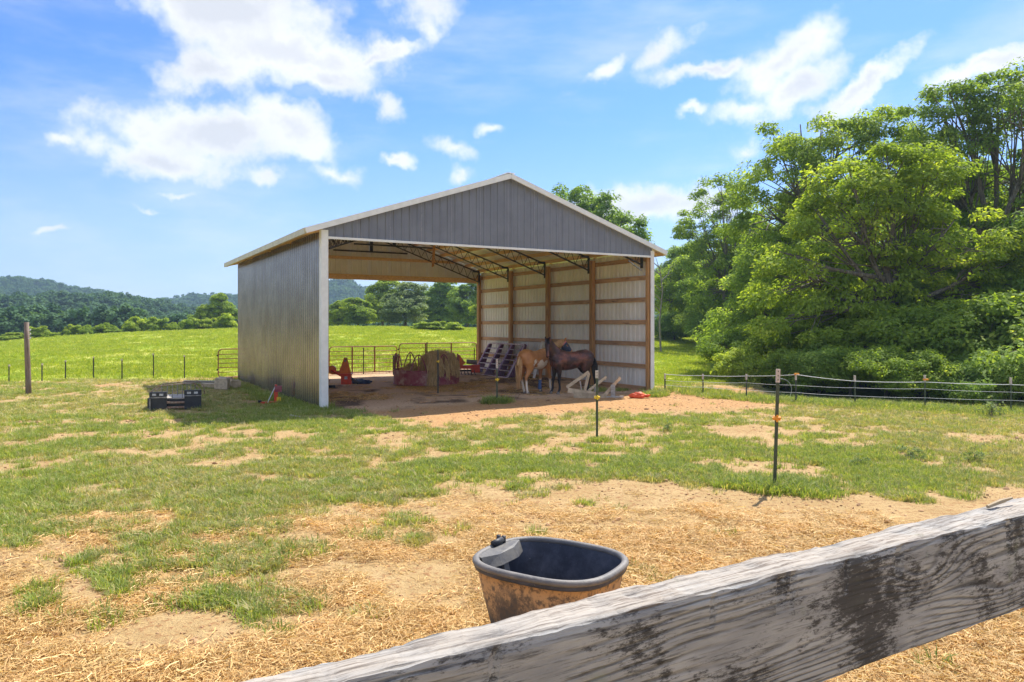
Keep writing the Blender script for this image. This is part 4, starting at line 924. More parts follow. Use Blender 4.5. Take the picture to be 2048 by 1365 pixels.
# ------------------------------------------------------------------ board fence in the foreground
def board_mat():
    m = bpy.data.materials.new('weathered_board'); m.use_nodes = True; N = NT(m.node_tree); b = N.n['Principled BSDF']
    co = N.new('ShaderNodeTexCoord').outputs['Object']; s = N.new('ShaderNodeSeparateXYZ'); N.put(s.inputs[0], co); x_, y_, z_ = s.outputs
    wob = N.noise(N.mapping(co, scale=(1, .3, 1)), 3.0, 3, .5)
    g = N.m('ADD', z_, N.m('MULTIPLY', N.m('SUBTRACT', wob, .5), .022))
    for (kx, kz, ax, az_, amp) in ((-.27, -.048, .075, .030, .03), (-.05, -.11, .16, .03, .025), (-.02, -.02, .30, .05, -.03), (-.62, -.10, .2, .03, .025), (-.95, -.05, .14, .03, .02)):
        dx = N.m('DIVIDE', N.m('SUBTRACT', x_, kx), ax); dz = N.m('DIVIDE', N.m('SUBTRACT', z_, kz), az_)
        e = N.m('EXPONENT', N.m('MULTIPLY', N.m('ADD', N.m('MULTIPLY', dx, dx), N.m('MULTIPLY', dz, dz)), -1.0)); g = N.m('ADD', g, N.m('MULTIPLY', e, amp))
    g2 = N.m('ADD', g, N.m('MULTIPLY', y_, .8))
    rings = N.m('SINE', N.m('MULTIPLY', g2, 620.0)); fine = N.noise(N.mapping(co, scale=(2.2, 46, 46)), 5, 6, .72)
    ring = N.m('MULTIPLY', N.ramp(N.m('ADD', rings, N.m('MULTIPLY', N.m('SUBTRACT', fine, .5), 2.2)), .1, 1.1), N.ramp(N.noise(N.mapping(co, scale=(1, 1, 3)), 3.5, 3), .38, .58))
    c = N.mix(N.ramp(N.noise(N.mapping(co, scale=(1, 4, 4)), 7, 5, .6), .3, .7), (.25, .252, .25), (.40, .395, .375))
    c = N.mix(N.m('MULTIPLY', ring, .72), c, (.05, .05, .05))
    c = N.mix(N.m('MULTIPLY', N.ramp(fine, .50, .66), .75), c, (.06, .057, .055))
    top = N.ramp(z_, -.006, .002)  # upper face lighter and browner: sunlight on it partly put into the colour
    c = N.mix(N.m('MULTIPLY', top, .8), c, N.mix(N.ramp(fine, .4, .68), (.44, .38, .31), (.17, .125, .09)))
    # mildew blotches in patches
    bl = N.noise(N.mapping(co, loc=(1.7, 0, .3), scale=(1, .5, .8)), 6.5, 3, .5); sp = N.noise(N.mapping(co, scale=(.3, 1, 1)), 120, 5, .8)
    mk = N.ramp(N.m('ADD', N.m('MULTIPLY', bl, 1.7), N.m('MULTIPLY', sp, 1.5)), 1.60, 1.84); mk = N.m('MULTIPLY', mk, N.m('SUBTRACT', 1.0, top))
    c = N.mix(N.m('MULTIPLY', mk, .86), c, (.022, .020, .019))
    gn = N.m('MULTIPLY', N.ramp(N.noise(co, 9, 4, .6), .62, .74), .35); c = N.mix(gn, c, (.17, .21, .10))
    # knot
    dx = N.m('DIVIDE', N.m('SUBTRACT', x_, -.27), .016); dz = N.m('DIVIDE', N.m('SUBTRACT', z_, -.065), .013); kr = N.m('SQRT', N.m('ADD', N.m('MULTIPLY', dx, dx), N.m('MULTIPLY', dz, dz)))
    kc = N.mix(N.ramp(N.m('SINE', N.m('MULTIPLY', kr, 9.0)), -.3, .6), (.22, .21, .20), (.10, .095, .09)); c = N.mix(N.m('MULTIPLY', N.m('SUBTRACT', 1.0, N.ramp(kr, .5, 1.2)), .8), c, kc)
    N.put(b.inputs['Base Color'], c); b.inputs['Roughness'].default_value = .85; b.inputs['Specular IOR Level'].default_value = .25
    h = N.m('SUBTRACT', N.m('MULTIPLY', fine, .8), N.m('MULTIPLY', ring, .5)); N.put(b.inputs['Normal'], N.bump(h, .7, .003))
    return m
P0 = Vector((.83, 1.2, 0)); ZT = 1.842; BH = .15; BT = .072
bf = thing('board_fence', 'weathered grey board fence rail crossing the foreground, dark mildew blotches', 'fence', (P0.x, P0.y, 0), BA)
WB = board_mat()
def rough_rail(x0, x1, name, loc):
    nx, vs, fs = int((x1 - x0) / .008), [], []
    ring_ = [(0, -BH), (0, -BH * .66), (0, -BH * .33), (0, -.012), (.003, -.003), (.012, 0), (BT * .35, .0), (BT * .65, .0), (BT - .012, 0), (BT, -.008), (BT, -BH * .5), (BT, -BH), (BT * .5, -BH)]
    k = len(ring_); xs = np.linspace(x0, x1, nx + 1)
    for j, (yy, zz) in enumerate(ring_):
        pass
    for i, x_ in enumerate(xs):
        for j, (yy, zz) in enumerate(ring_):
            topw = 1.0 if zz > -.02 else 0.0
            n1_ = fbm(np.array([x_ * 9]), np.array([j * .9]), 5, 4)[0] - .5; n2_ = fbm(np.array([x_ * 45]), np.array([j * 1.7 + 4]), 6, 3)[0] - .5
            tp = 1.06 + .24 * min(0, max(x_, -1.4)) if yy > .005 else 1.0
            dz = topw * (n1_ * .008 + n2_ * .006); dy = n2_ * .0015 + n1_ * .002 + (topw * n1_ * .006 if yy > .02 else 0)
            if yy == 0 and -.02 < zz < 0 and n2_ > .22: dy += .004; dz -= .004
            if zz == -BH: dz += n1_ * .004
            vs.append((x_, yy * tp + dy, zz + dz))
    fs = [(i * k + j, (i + 1) * k + j, (i + 1) * k + (j + 1) % k, i * k + (j + 1) % k) for i in range(nx) for j in range(k)]
    fs += [tuple(range(k)), tuple(nx * k + j for j in range(k))[::-1]]
    o = MB().add(vs, fs).build(name, WB, bf, False, loc); return o
rough_rail(-2.05, .78, 'top_rail', (0, 0, ZT)); rough_rail(-2.05, .78, 'lower_rail', (0, 0, ZT - .55))
for x_ in (-1.98, .68): MB().box(x_ - .07, x_ + .07, .08, .20, -.6, ZT + .05).build('post', M['pole_wood'], bf)
tag(MB().tube([(0, 0, 0), (.03, .012, .006), (.055, .02, .01)], [.003, .004, .002], 6).build('twig', M['wood_tan']), 'tiny straw coloured twig lying on top of the board rail', 'twig').location = (.80, 1.245, ZT + .002)
q = onpx(270, 1332); bm = bmesh.new(); bmesh.ops.create_icosphere(bm, subdivisions=3, radius=1)
for v in bm.verts:
    n_ = float(fbm(np.array([v.co.x * 1.5 + 3]), np.array([v.co.y * 1.5 + v.co.z]), 27, 3)[0]); v.co = Vector((v.co.x * .042, v.co.y * .03, v.co.z * .032)) * (.6 + .8 * n_)
me = bpy.data.meshes.new('stone'); bm.to_mesh(me); bm.free(); me.materials.append(M['rock']); tag(link('field_stone', me, loc=(q[0], q[1], q[2] + .015)), 'small brown stone on the straw at the lower left', 'stone')

# ------------------------------------------------------------------ horses
def bezier_ring(pts): return pts
def horse(name, label, loc, yaw, s, coat, hairm, neck, head, legs, boots=None, stock=None, tail=1.0, mask=False, mane=True):
    """one continuous body: overlapping elliptical lofts fused by a voxel remesh.
    local +x = direction the animal faces, y = its left; sizes for 1.5 m withers, scaled by s"""
    mb = MB()
    trunk = [(-.86, 0, 1.12, .05, .09), (-.82, 0, 1.13, .15, .19), (-.72, 0, 1.16, .235, .265), (-.58, 0, 1.18, .285, .305), (-.42, 0, 1.165, .285, .300), (-.25, 0, 1.14, .275, .280), (-.05, 0, 1.11, .295, .305), (.15, 0, 1.10, .30, .325), (.32, 0, 1.12, .275, .345),
             (.46, 0, 1.15, .235, .335), (.58, 0, 1.14, .20, .29), (.67, 0, 1.12, .15, .21), (.73, 0, 1.10, .07, .11)]
    mb.ell(trunk, 20)
    nv = [Vector(p[:3]) for p in neck]
    mb.tube([tuple(v) for v in nv], [1] * len(neck), 14) if 0 else None
    def loft(path):     # path: (pos, half width sideways, half depth) ; side axis from horizontal cross
        vs = []; m_ = len(path); n = 14
        for i, (x, y, z, rw, rh) in enumerate(path):
            a = Vector(path[max(i - 1, 0)][:3]); b = Vector(path[min(i + 1, m_ - 1)][:3]); t = (b - a).normalized()
            side = SIDE_[0].copy(); side = (side - t * side.dot(t)).normalized(); u = side.cross(t)
            for k in range(n): q = 2 * PI * k / n; vs.append(Vector((x, y, z)) + side * (math.cos(q) * rw) + u * (math.sin(q) * rh))
        fs = [(i * n + k, i * n + (k + 1) % n, (i + 1) * n + (k + 1) % n, (i + 1) * n + k) for i in range(m_ - 1) for k in range(n)]
        fs += [tuple(range(n))[::-1], tuple((m_ - 1) * n + k for k in range(n))]; mb.add(vs, fs)
    SIDE_ = [Vector((0, 1, 0))]; loft(neck)
    # head frame: poll position, forward (muzzle) direction, side
    poll, fwd = Vector(head[0]), Vector(head[1]).normalized(); side = Vector(head[2]); side = (side - fwd * side.dot(fwd)).normalized(); up = fwd.cross(side) * -1
    if up.z < 0: up = -up
    hp = lambda a, b, c: poll + fwd * a + side * b + up * c
    SIDE_[0] = side
    loft([(*hp(-.07, 0, -.02), .045, .06), (*hp(.0, 0, -.02), .085, .105), (*hp(.10, 0, -.045), .098, .135), (*hp(.20, 0, -.045), .095, .128), (*hp(.30, 0, -.03), .072, .095), (*hp(.40, 0, -.025), .058, .072), (*hp(.49, 0, -.03), .056, .065), (*hp(.555, 0, -.035), .058, .062), (*hp(.60, 0, -.04), .04, .042)])
    for sg in (-1, 1): mb.tube([hp(-.02, sg * .055, .05), hp(-.045, sg * .07, .12), hp(-.05, sg * .072, .17), hp(-.045, sg * .066, .215)], [.034, .036, .026, .008], 8)
    for sg in (-1, 1): mb.tube([hp(.13, sg * .07, .035), hp(.20, sg * .078, .03)], [.03, .026], 8)
    hooves = []
    for key, (sg, fore, dx, lift) in legs.items():
        y = .155 * sg
        if fore:
            P = [(.50, y, 1.13, .10, .19), (.50, y * 1.05, .98, .105, .16), (.47 + dx * .1, y, .86, .088, .115), (.47 + dx * .35, y, .70, .068, .080), (.475 + dx * .5, y, .56, .052, .058), (.485 + dx * .62, y, .475, .054, .060), (.48 + dx * .68, y, .42, .040, .044),
                 (.475 + dx * .85, y, .28, .032, .040), (.475 + dx * .95, y, .17, .042, .046), (.50 + dx, y, .10, .036, .038), (.52 + dx, y, .06, .045, .048), (.53 + dx, y, .02, .05, .055)]
        else:
            P = [(-.55, y * .9, 1.18, .14, .25), (-.54, y, 1.02, .135, .245), (-.52 + dx * .1, y, .88, .105, .195), (-.56 + dx * .25, y, .76, .078, .135), (-.64 + dx * .45, y, .64, .055, .085), (-.70 + dx * .55, y, .555, .050, .072), (-.70 + dx * .6, y, .50, .044, .060),
                 (-.675 + dx * .7, y, .42, .036, .046), (-.655 + dx * .85, y, .28, .033, .041), (-.64 + dx * .95, y, .17, .042, .047), (-.615 + dx, y, .10, .037, .038), (-.595 + dx, y, .06, .045, .048), (-.585 + dx, y, .02, .05, .055)]
        SIDE_[0] = Vector((0, 1, 0)); loft([(a, b, c, d, e) for (a, b, c, d, e) in P]); hooves.append((P[-1][0], P[-1][1], key))
    src = mb.mesh(name + '_src', coat); tmp = bpy.data.objects.new('tmp', src); COL.objects.link(tmp)
    r = tmp.modifiers.new('r', 'REMESH'); r.mode = 'VOXEL'; r.voxel_size = .016; r.use_smooth_shade = True
    sm = tmp.modifiers.new('s', 'SMOOTH'); sm.factor = .5; sm.iterations = 5
    bpy.context.view_layer.update(); dg = bpy.context.evaluated_depsgraph_get(); me = bpy.data.meshes.new_from_object(tmp.evaluated_get(dg)); bpy.data.objects.remove(tmp)
    me.materials.clear(); me.materials.append(coat); me.polygons.foreach_set('use_smooth', [True] * len(me.polygons)); me.name = 'horse_body'
    t = thing(name, label, 'horse', loc, yaw); t.scale = (s, s, s)
    link('body', me, t)
    for (hx, hy, key) in hooves: MB().tube([(hx + .012, hy, -.005), (hx + .004, hy, .035), (hx - .012, hy, .078)], [(.062, .062), (.056, .056), (.046, .046)], 12).build('hoof', M['hoof'], t, True)
    for sg in (-1, 1):
        e = hp(.165, sg * .086, .045); MB().tube([e - side * sg * .012, e + side * sg * .002, e + side * sg * .012], [.02, .018, .006], 8).build('eye', M['eye'], t, True)
        e = hp(.57, sg * .045, -.0); MB().tube([e - side * sg * .01, e + side * sg * .01], [.014, .012], 8).build('nostril', M['eye'], t)
    g = np.random.default_rng(3)
    def hairs(name_, f, n, w, col):
        co = []
        for _ in range(n):
            P_ = [np.array(q_) for q_ in f(g)]; 
            for i in range(len(P_) - 1):
                d = P_[i + 1] - P_[i]; sd = np.cross(d, g.normal(0, 1, 3)); sd = sd / (np.linalg.norm(sd) + 1e-6) * w / 2
                co += [P_[i] - sd, P_[i] + sd, P_[i + 1] + sd * .8, P_[i + 1] - sd * .8]
        co = np.array(co); me_ = npmesh(name_, co, np.arange(len(co)).reshape(-1, 4), col); o_ = link(name_, me_, t); return o_
    def tail_(g):
        a = g.uniform(0, 2 * PI); k = g.uniform(0, 1) ** .5; w = .085 * k; L_ = g.uniform(.72, 1.0) * tail; cx_, cy_ = math.cos(a) * w, math.sin(a) * w * 1.1
        out_ = []
        for q_ in (0, .08, .2, .4, .65, .85, 1.0):
            fl = .35 + 1.1 * math.sin(min(q_ * 1.15, 1) * PI) * .8 + .15 * q_
            out_.append((-.80 - .10 * math.sin(min(q_ * 3.5, PI / 2)) - .05 * q_ + cx_ * fl, cy_ * fl, 1.33 - L_ * 1.02 * q_ * .99 - (.03 if q_ else 0)))
        return out_
    hairs('tail', tail_, 420, .016, hairm)
    if mane:
        def mane_(g):
            q_ = g.uniform(0, 1); i = min(int(q_ * (len(neck) - 1)), len(neck) - 2); f_ = q_ * (len(neck) - 1) - i
            A_ = np.array(neck[i]); B_ = np.array(neck[i + 1]); p_ = A_ * (1 - f_) + B_ * f_; d = (B_ - A_)[:3]; d /= np.linalg.norm(d); sd = np.array([0, 1., 0]); u_ = np.cross(sd, d) * -1
            if u_[2] < 0: u_ = -u_
            c_ = p_[:3] + u_ * p_[4] * .97; l_ = g.uniform(.10, .2)
            sgn = mane_side
            return [c_ - u_ * .02, c_ + u_ * .022 + sd * .02 * sgn, c_ - u_ * .02 + sd * sgn * .07, c_ - u_ * (l_) + sd * sgn * (p_[3] * 1.0 + .01) + g.normal(0, .012, 3)]
        mane_side = 1 if mane is True else mane
        hairs('mane', mane_, 420, .014, hairm)
        def fore_(g):
            b_ = g.uniform(-.05, .05); return [tuple(hp(-.04, b_ * .6, .085)), tuple(hp(.03, b_, .11)), tuple(hp(g.uniform(.1, .2), b_ * 1.2, .105))]
        hairs('forelock', fore_, 60, .014, hairm)
    for key in (boots or []):
        hx, hy, _ = [h for h in hooves if h[2] == key][0]
        MB().tube([(hx - .045, hy, .09), (hx - .05, hy, .16), (hx - .045, hy, .28), (hx - .03, hy, .40)], [(.062, .07), (.064, .068), (.052, .056), (.056, .060)], 14).build('leg_boot', M['blue_boot'], t, True)
    if mask:
        SIDE2 = side
        mk = MB(); pts = [hp(.03, 0, -.02), hp(.10, 0, -.045), hp(.20, 0, -.045), hp(.30, 0, -.03), hp(.38, 0, -.025)]; rr = [(.10, .118), (.108, .147), (.105, .140), (.084, .107), (.07, .084)]
        vs = []; n = 16
        for p_, (a_, b_) in zip(pts, rr):
            for k in range(n): q_ = 2 * PI * k / n; vs.append(p_ + side * (math.cos(q_) * a_) + up * (math.sin(q_) * b_))
        fs = [(i * n + k, i * n + (k + 1) % n, (i + 1) * n + (k + 1) % n, (i + 1) * n + k) for i in range(4) for k in range(n)]; mk.add(vs, fs)
        o = mk.build('fly_mask', M['mask_dark'], t, True)
        MB().tube([pts[0] + side * (math.cos(2 * PI * k / 20) * .104) + up * (math.sin(2 * PI * k / 20) * .124) for k in range(20)], .02, 6, closed=True).build('mask_trim', M['pink'], o, True)
    return t
def coat_black():
    m = bpy.data.materials.new('coat_black'); m.use_nodes = True; N = NT(m.node_tree); b = N.n['Principled BSDF']; co = N.new('ShaderNodeTexCoord').outputs['Object']
    s_ = N.new('ShaderNodeSeparateXYZ'); N.put(s_.inputs[0], co); z = N.ramp(s_.outputs[2], .62, .9)
    a = N.noise(co, 2.6, 4, .6); c = N.mix(N.ramp(a, .42, .66), (.05, .022, .017), (.24, .085, .05)); c = N.mix(N.ramp(N.noise(co, 5, 3, .5), .55, .7), c, (.11, .055, .055))
    c = N.mix(z, (.016, .012, .014), c)
    hx = N.ramp(s_.outputs[0], .95, 1.1); c = N.mix(N.m('MULTIPLY', hx, .6), c, (.05, .035, .035))
    N.put(b.inputs['Base Color'], c); b.inputs['Roughness'].default_value = .36; b.inputs['Specular IOR Level'].default_value = .35
    return m
def coat_chestnut():
    m = bpy.data.materials.new('coat_chestnut'); m.use_nodes = True; N = NT(m.node_tree); b = N.n['Principled BSDF']; co = N.new('ShaderNodeTexCoord').outputs['Object']
    s_ = N.new('ShaderNodeSeparateXYZ'); N.put(s_.inputs[0], co)
    c = N.mix(N.ramp(N.noise(co, 2, 4, .6), .35, .65), (.52, .23, .07), (.40, .155, .04))
    for (x, y, z, r) in ((-.05, -.28, .97, .15), (.06, -.24, .88, .13), (.17, -.28, 1.0, .10), (-.36, -.27, 1.05, .085), (-.40, -.28, .97, .06), (.0, -.1, .80, .20), (.78, -.13, 1.4, .09), (.70, -.12, 1.3, .07)):
        d = N.vm('LENGTH', N.vm('SUBTRACT', co, (x, y, z)), out=1); d = N.m('ADD', d, N.m('MULTIPLY', N.m('SUBTRACT', N.noise(co, 11, 3, .6), .5), .22))
        c = N.mix(N.m('SUBTRACT', 1.0, N.ramp(d, r - .02, r + .02)), c, (.82, .72, .60))
    zz = N.m('ADD', s_.outputs[2], N.m('MULTIPLY', N.m('SUBTRACT', N.noise(co, 9, 3), .5), .12))
    c = N.mix(N.ramp(zz, .50, .38), c, (.78, .68, .55))
    N.put(b.inputs['Base Color'], c); b.inputs['Roughness'].default_value = .5
    return m
# black horse: stands broadside, facing left, head turned to the camera
q = onpx(1113, 789)
nb = [(.40, 0, 1.20, .17, .30), (.55, .02, 1.33, .14, .245), (.67, .05, 1.48, .115, .20), (.77, .09, 1.62, .095, .165), (.84, .13, 1.74, .085, .135), (.88, .17, 1.82, .08, .11)]
horse('dark_horse', 'black brown horse standing in front of the chestnut one, head turned to the camera', (q[0] + .44, q[1] + .30, q[2]), math.radians(180 + 20), .93, coat_black(), M['hair_black'], nb,
      ((.90, .18, 1.80), (.22, .62, -1.55), (.95, -.30, 0)), {'fl': (1, True, -.03, 0), 'fr': (-1, True, .10, 0), 'hl': (1, False, .10, 0), 'hr': (-1, False, -.12, 0)}, tail=1.05, mane=-1)
# chestnut paint behind, rump to the left, neck running right behind the black horse
nc = [(.42, 0, 1.22, .16, .28), (.62, -.04, 1.34, .13, .22), (.80, -.09, 1.46, .11, .185), (.98, -.15, 1.56, .095, .155), (1.12, -.20, 1.64, .085, .13), (1.2, -.23, 1.68, .08, .105)]
q = onpx(1050, 789)
horse('chestnut_horse', 'chestnut paint horse with white belly patches, blue leg boot and fly mask', (q[0] + .36, q[1] + .52, q[2]), math.radians(50), .94, coat_chestnut(), M['hair_flax'], nc,
      ((1.22, -.24, 1.66), (.42, -.50, -.72), (.75, .6, 0)), {'fl': (1, True, -.08, 0), 'fr': (-1, True, .12, 0), 'hl': (1, False, .16, 0), 'hr': (-1, False, -.05, 0)}, boots=['fl'], tail=1.12, mask=True, mane=-1)

# ------------------------------------------------------------------ trees
def leaves(g, cen, rad, n, size, flat=.55, droop=.25, aspect=.5, crown_c=None):
    "n leaves spread over clusters cen (k,3) of radius rad (k,)"
    k = len(cen); ci = g.integers(0, k, n); d = g.normal(0, 1, (n, 3)); d /= np.linalg.norm(d, axis=1)[:, None]
    r = g.uniform(.25, 1, n) ** .6; off = d * (r * rad[ci])[:, None]; off[:, 2] *= flat; off[:, 2] -= droop * (np.hypot(off[:, 0], off[:, 1])) ** 2 / rad[ci]
    p = cen[ci] + off
    out_ = off.copy(); out_[:, 2] *= .6
    if crown_c is not None: cc_ = cen[ci] - crown_c; out_ = out_ / (np.linalg.norm(out_, axis=1)[:, None] + 1e-6) + .6 * cc_ / (np.linalg.norm(cc_, axis=1)[:, None] + 1e-6)
    nrm = out_ / (np.linalg.norm(out_, axis=1)[:, None] + 1e-6) * .5 + np.array([0, 0, .75]) + g.normal(0, .42, (n, 3)); nrm /= np.linalg.norm(nrm, axis=1)[:, None]
    ax = out_ + g.normal(0, .5, (n, 3)) + np.array([0, 0, -.35]); ax -= nrm * (ax * nrm).sum(1)[:, None]; ax /= np.linalg.norm(ax, axis=1)[:, None] + 1e-6
    sd = np.cross(nrm, ax); s = size * g.uniform(.55, 1.25, n)[:, None]
    co = np.stack([p - ax * s * .5, p + sd * s * aspect * .5 - nrm * s * .06, p + ax * s * .5 - nrm * s * .12, p - sd * s * aspect * .5 - nrm * s * .06], 1).reshape(-1, 3)
    cv = g.uniform(0, 1, k)[ci]; v = np.clip(.55 * g.uniform(0, 1, n) + .45 * cv, 0, 1)
    return co, np.repeat(v, 4)
def make_tree_meshes(seed, lobes, trunk_h, tr_r, n_leaf, size, cl_rad, mt, n_cl, lean=(0, 0), flat=.55, fork=1.0, aspect=.5):
    "lobes: list of (x,y,z,rx,ry,rz). returns (trunk mesh, crown mesh)"
    g = np.random.default_rng(seed); lob = np.array(lobes, float); vol = (lob[:, 3] * lob[:, 4] * lob[:, 5]) ** (2 / 3); pr_ = vol / vol.sum()
    cen = []; li = []
    while len(cen) < n_cl:
        i = g.choice(len(lob), p=pr_); d = g.normal(0, 1, 3); d /= np.linalg.norm(d)
        if d[2] < -.55: continue
        rr_ = g.uniform(.45, 1.0) ** .5 * g.uniform(.82, 1.1) * (g.uniform(1.05, 1.3) if g.random() < .14 else 1); p = lob[i, :3] + d * lob[i, 3:] * rr_
        ins = ((((p - lob[:, :3]) / lob[:, 3:]) ** 2).sum(1)); ins[i] = 9
        if ins.min() < .25 and g.random() < .7: continue
        cen.append(p); li.append(i)
    cen = np.array(cen); li = np.array(li); rad = cl_rad * g.uniform(.6, 1.25, len(cen)); cc_ = lob[:, :3].mean(0)
    co, v = leaves(g, cen, rad, n_leaf, size, flat, .25, aspect, cc_)
    crown = npmesh('crown', co, np.arange(len(co)).reshape(-1, 4), mt, {'v': ('FLOAT', v)})
    mb = MB(); top = Vector((cc_[0] * .5 + lean[0], cc_[1] * .5 + lean[1], trunk_h)); pts = []
    for i in range(6): t_ = i / 5; pts.append(Vector((top.x * t_ ** 1.3 + g.normal(0, .04) * tr_r * 6 * t_, top.y * t_ ** 1.3 + g.normal(0, .04) * tr_r * 6 * t_, -.4 + (trunk_h + .4) * t_)))
    mb.tube(pts, [tr_r * q_ for q_ in (1.35, 1.0, .92, .85, .78, .7)], 10)
    for i, L_ in enumerate(lob):
        c_ = Vector(L_[:3]); a = pts[-1].lerp(pts[-3], g.uniform(0, .9)); mid = a.lerp(c_, .5) + Vector(g.normal(0, .12, 3)) * L_[3]; mid.z += .08 * L_[5]; r0 = tr_r * .55
        end = c_ + Vector((0, 0, L_[5] * .45)); mb.tube([a, a.lerp(mid, .5) + Vector(g.normal(0, .05, 3)), mid, mid.lerp(end, .5) + Vector(g.normal(0, .08, 3)), end], [r0, r0 * .8, r0 * .62, r0 * .42, r0 * .2], 7)
        sel = np.where(li == i)[0][:26]
        for j in sel:
            b_ = Vector(cen[j]); a2 = mid.lerp(end, g.uniform(-.2, .9)) if g.random() < .6 else a.lerp(mid, g.uniform(.5, 1)); m2 = a2.lerp(b_, .55) + Vector(g.normal(0, .12, 3)); mb.tube([a2, m2, b_], [r0 * .26, r0 * .17, r0 * .07], 5)
    return mb.mesh('trunk', M['bark'], True), crown
def tree(name, label, loc, meshes, group=None, rz=0, sc_=(1, 1, 1), cat='tree', parts=('trunk', 'crown')):
    t = thing(name, label, cat, loc, rz, group); t.scale = sc_
    for nm, me in zip(parts, meshes): link(nm, me, t)
    return t
def at(px, y): return ((px - CX) / F * y, y)
def lob_px(y0, px0, items, depth=.9):
    "lobes given in photo pixels at distance y0, turned into metres round a trunk standing at px0"
    r = []; g = np.random.default_rng(int(px0))
    for (px, py, rx, ry) in items: k = y0 / F; r.append(((px - px0) * k, g.normal(0, .35) * rx * k, CH + (HZ - py) * k - hz(*at(px0, y0)), rx * k, rx * k * depth, ry * k))
    return r
def ptree(name, label, px0, y0, items, th, trr, nl, size, clr, mt, ncl, seed, group=None, **kw):
    me = make_tree_meshes(seed, lob_px(y0, px0, items), th, trr, nl, size, clr, M[mt], ncl, **kw); x, y = at(px0, y0)
    return tree(name, label, (x, y, hz(x, y) - .05), me, group), me
GW = 'trees of the wood on the right'
# front bright tree with pale forked limbs
ptree('walnut_tree', 'bright yellow green tree with pale forked limbs at the front of the wood', 1795, 27, [(1600, 560, 95, 85), (1700, 470, 105, 100), (1800, 400, 110, 90), (1900, 480, 100, 90), (1650, 640, 95, 70), (1960, 590, 85, 75), (1560, 655, 70, 55), (1790, 545, 90, 70), (1860, 350, 70, 60), (1700, 370, 70, 60), (1775, 325, 50, 40), (1560, 520, 50, 45), (1990, 520, 50, 45), (1640, 430, 55, 45), (1790, 620, 80, 50), (1870, 625, 80, 50), (1710, 635, 80, 50)], 4.2, .20, 63800, 0.168, .62, 'leaf_bright', 300, 101, GW, flat=.5)
ptree('tall_tree', 'tallest tree of the wood, airy crown reaching the upper right corner', 1985, 33, [(1900, 240, 100, 80), (2000, 250, 115, 90), (2100, 240, 110, 90), (1860, 330, 80, 80), (1960, 350, 120, 90), (2080, 380, 120, 100), (1990, 470, 130, 90), (2110, 520, 120, 110), (1890, 205, 60, 45), (1995, 180, 60, 40)], 6.0, .26, 66700, 0.168, .66, 'leaf_mid', 300, 102, GW, flat=.5)
ptree('tall_tree', 'second tallest tree, loose crown between the narrow tree and the tallest', 1640, 36, [(1600, 270, 80, 50), (1560, 350, 95, 70), (1680, 300, 90, 60), (1760, 260, 70, 50), (1700, 390, 110, 80), (1540, 440, 90, 80), (1650, 480, 120, 90), (1790, 330, 80, 70), (1600, 560, 100, 80)], 6.5, .24, 60900, 0.176, .70, 'leaf_mid', 270, 103, GW, flat=.5)
ptree('narrow_tree', 'narrow tree with open crown at the left edge of the wood', 1450, 56, [(1430, 400, 55, 45), (1400, 450, 50, 50), (1470, 430, 55, 50), (1415, 520, 55, 55), (1480, 520, 60, 60), (1440, 590, 70, 55), (1500, 620, 60, 50)], 6.0, .2, 34800, 0.202, .72, 'leaf_mid', 170, 104, GW, flat=.55)
ptree('shade_tree', 'dark dense tree behind the bright front tree of the wood', 1760, 42, [(1700, 560, 120, 100), (1840, 520, 120, 110), (1600, 620, 100, 80), (1940, 600, 130, 100), (1750, 660, 140, 70), (1850, 430, 110, 90)], 5, .26, 43500, 0.210, .85, 'leaf_dark', 200, 105, GW)
ptree('shade_tree', 'dark dense tree at the right picture edge behind the undergrowth', 2040, 27, [(2000, 620, 90, 90), (2090, 560, 100, 110), (2180, 640, 110, 90), (2060, 480, 90, 70), (2200, 450, 110, 90)], 4, .2, 37700, 0.160, .62, 'leaf_dark', 190, 106, GW)
ptree('shade_tree', 'dark dense tree between the narrow tree and the bright one', 1530, 38, [(1500, 560, 60, 60), (1560, 520, 70, 60), (1530, 630, 80, 60), (1480, 660, 60, 40), (1590, 640, 80, 60)], 5, .2, 34800, 0.185, .72, 'leaf_dark', 160, 107, GW)
# far left end of the wood, seen right of the barn
ptree('small_tree', 'small dark tree beside the white barn corner, under the dead branches', 1335, 66, [(1340, 560, 38, 32), (1372, 545, 34, 30), (1325, 600, 36, 30), (1365, 620, 42, 34)], 3.5, .12, 20300, 0.210, .75, 'leaf_mid', 110, 108, GW)
ptree('small_tree', 'green middle sized tree between the small dark one and the narrow tree', 1405, 64, [(1390, 590, 45, 40), (1425, 600, 45, 40), (1400, 640, 50, 30), (1420, 560, 40, 30)], 3.0, .14, 20300, 0.210, .75, 'leaf_dark', 110, 109, GW)
# tree behind barn
ptree('oak_tree', 'round dark oak whose crown rises behind the right barn roof', 1170, 60, [(1150, 410, 62, 42), (1205, 425, 58, 40), (1245, 455, 45, 30), (1110, 450, 60, 40), (1175, 470, 90, 45), (1265, 475, 26, 20), (1160, 540, 100, 60)], 6, .35, 37700, 0.252, .80, 'leaf_dark', 240, 110)
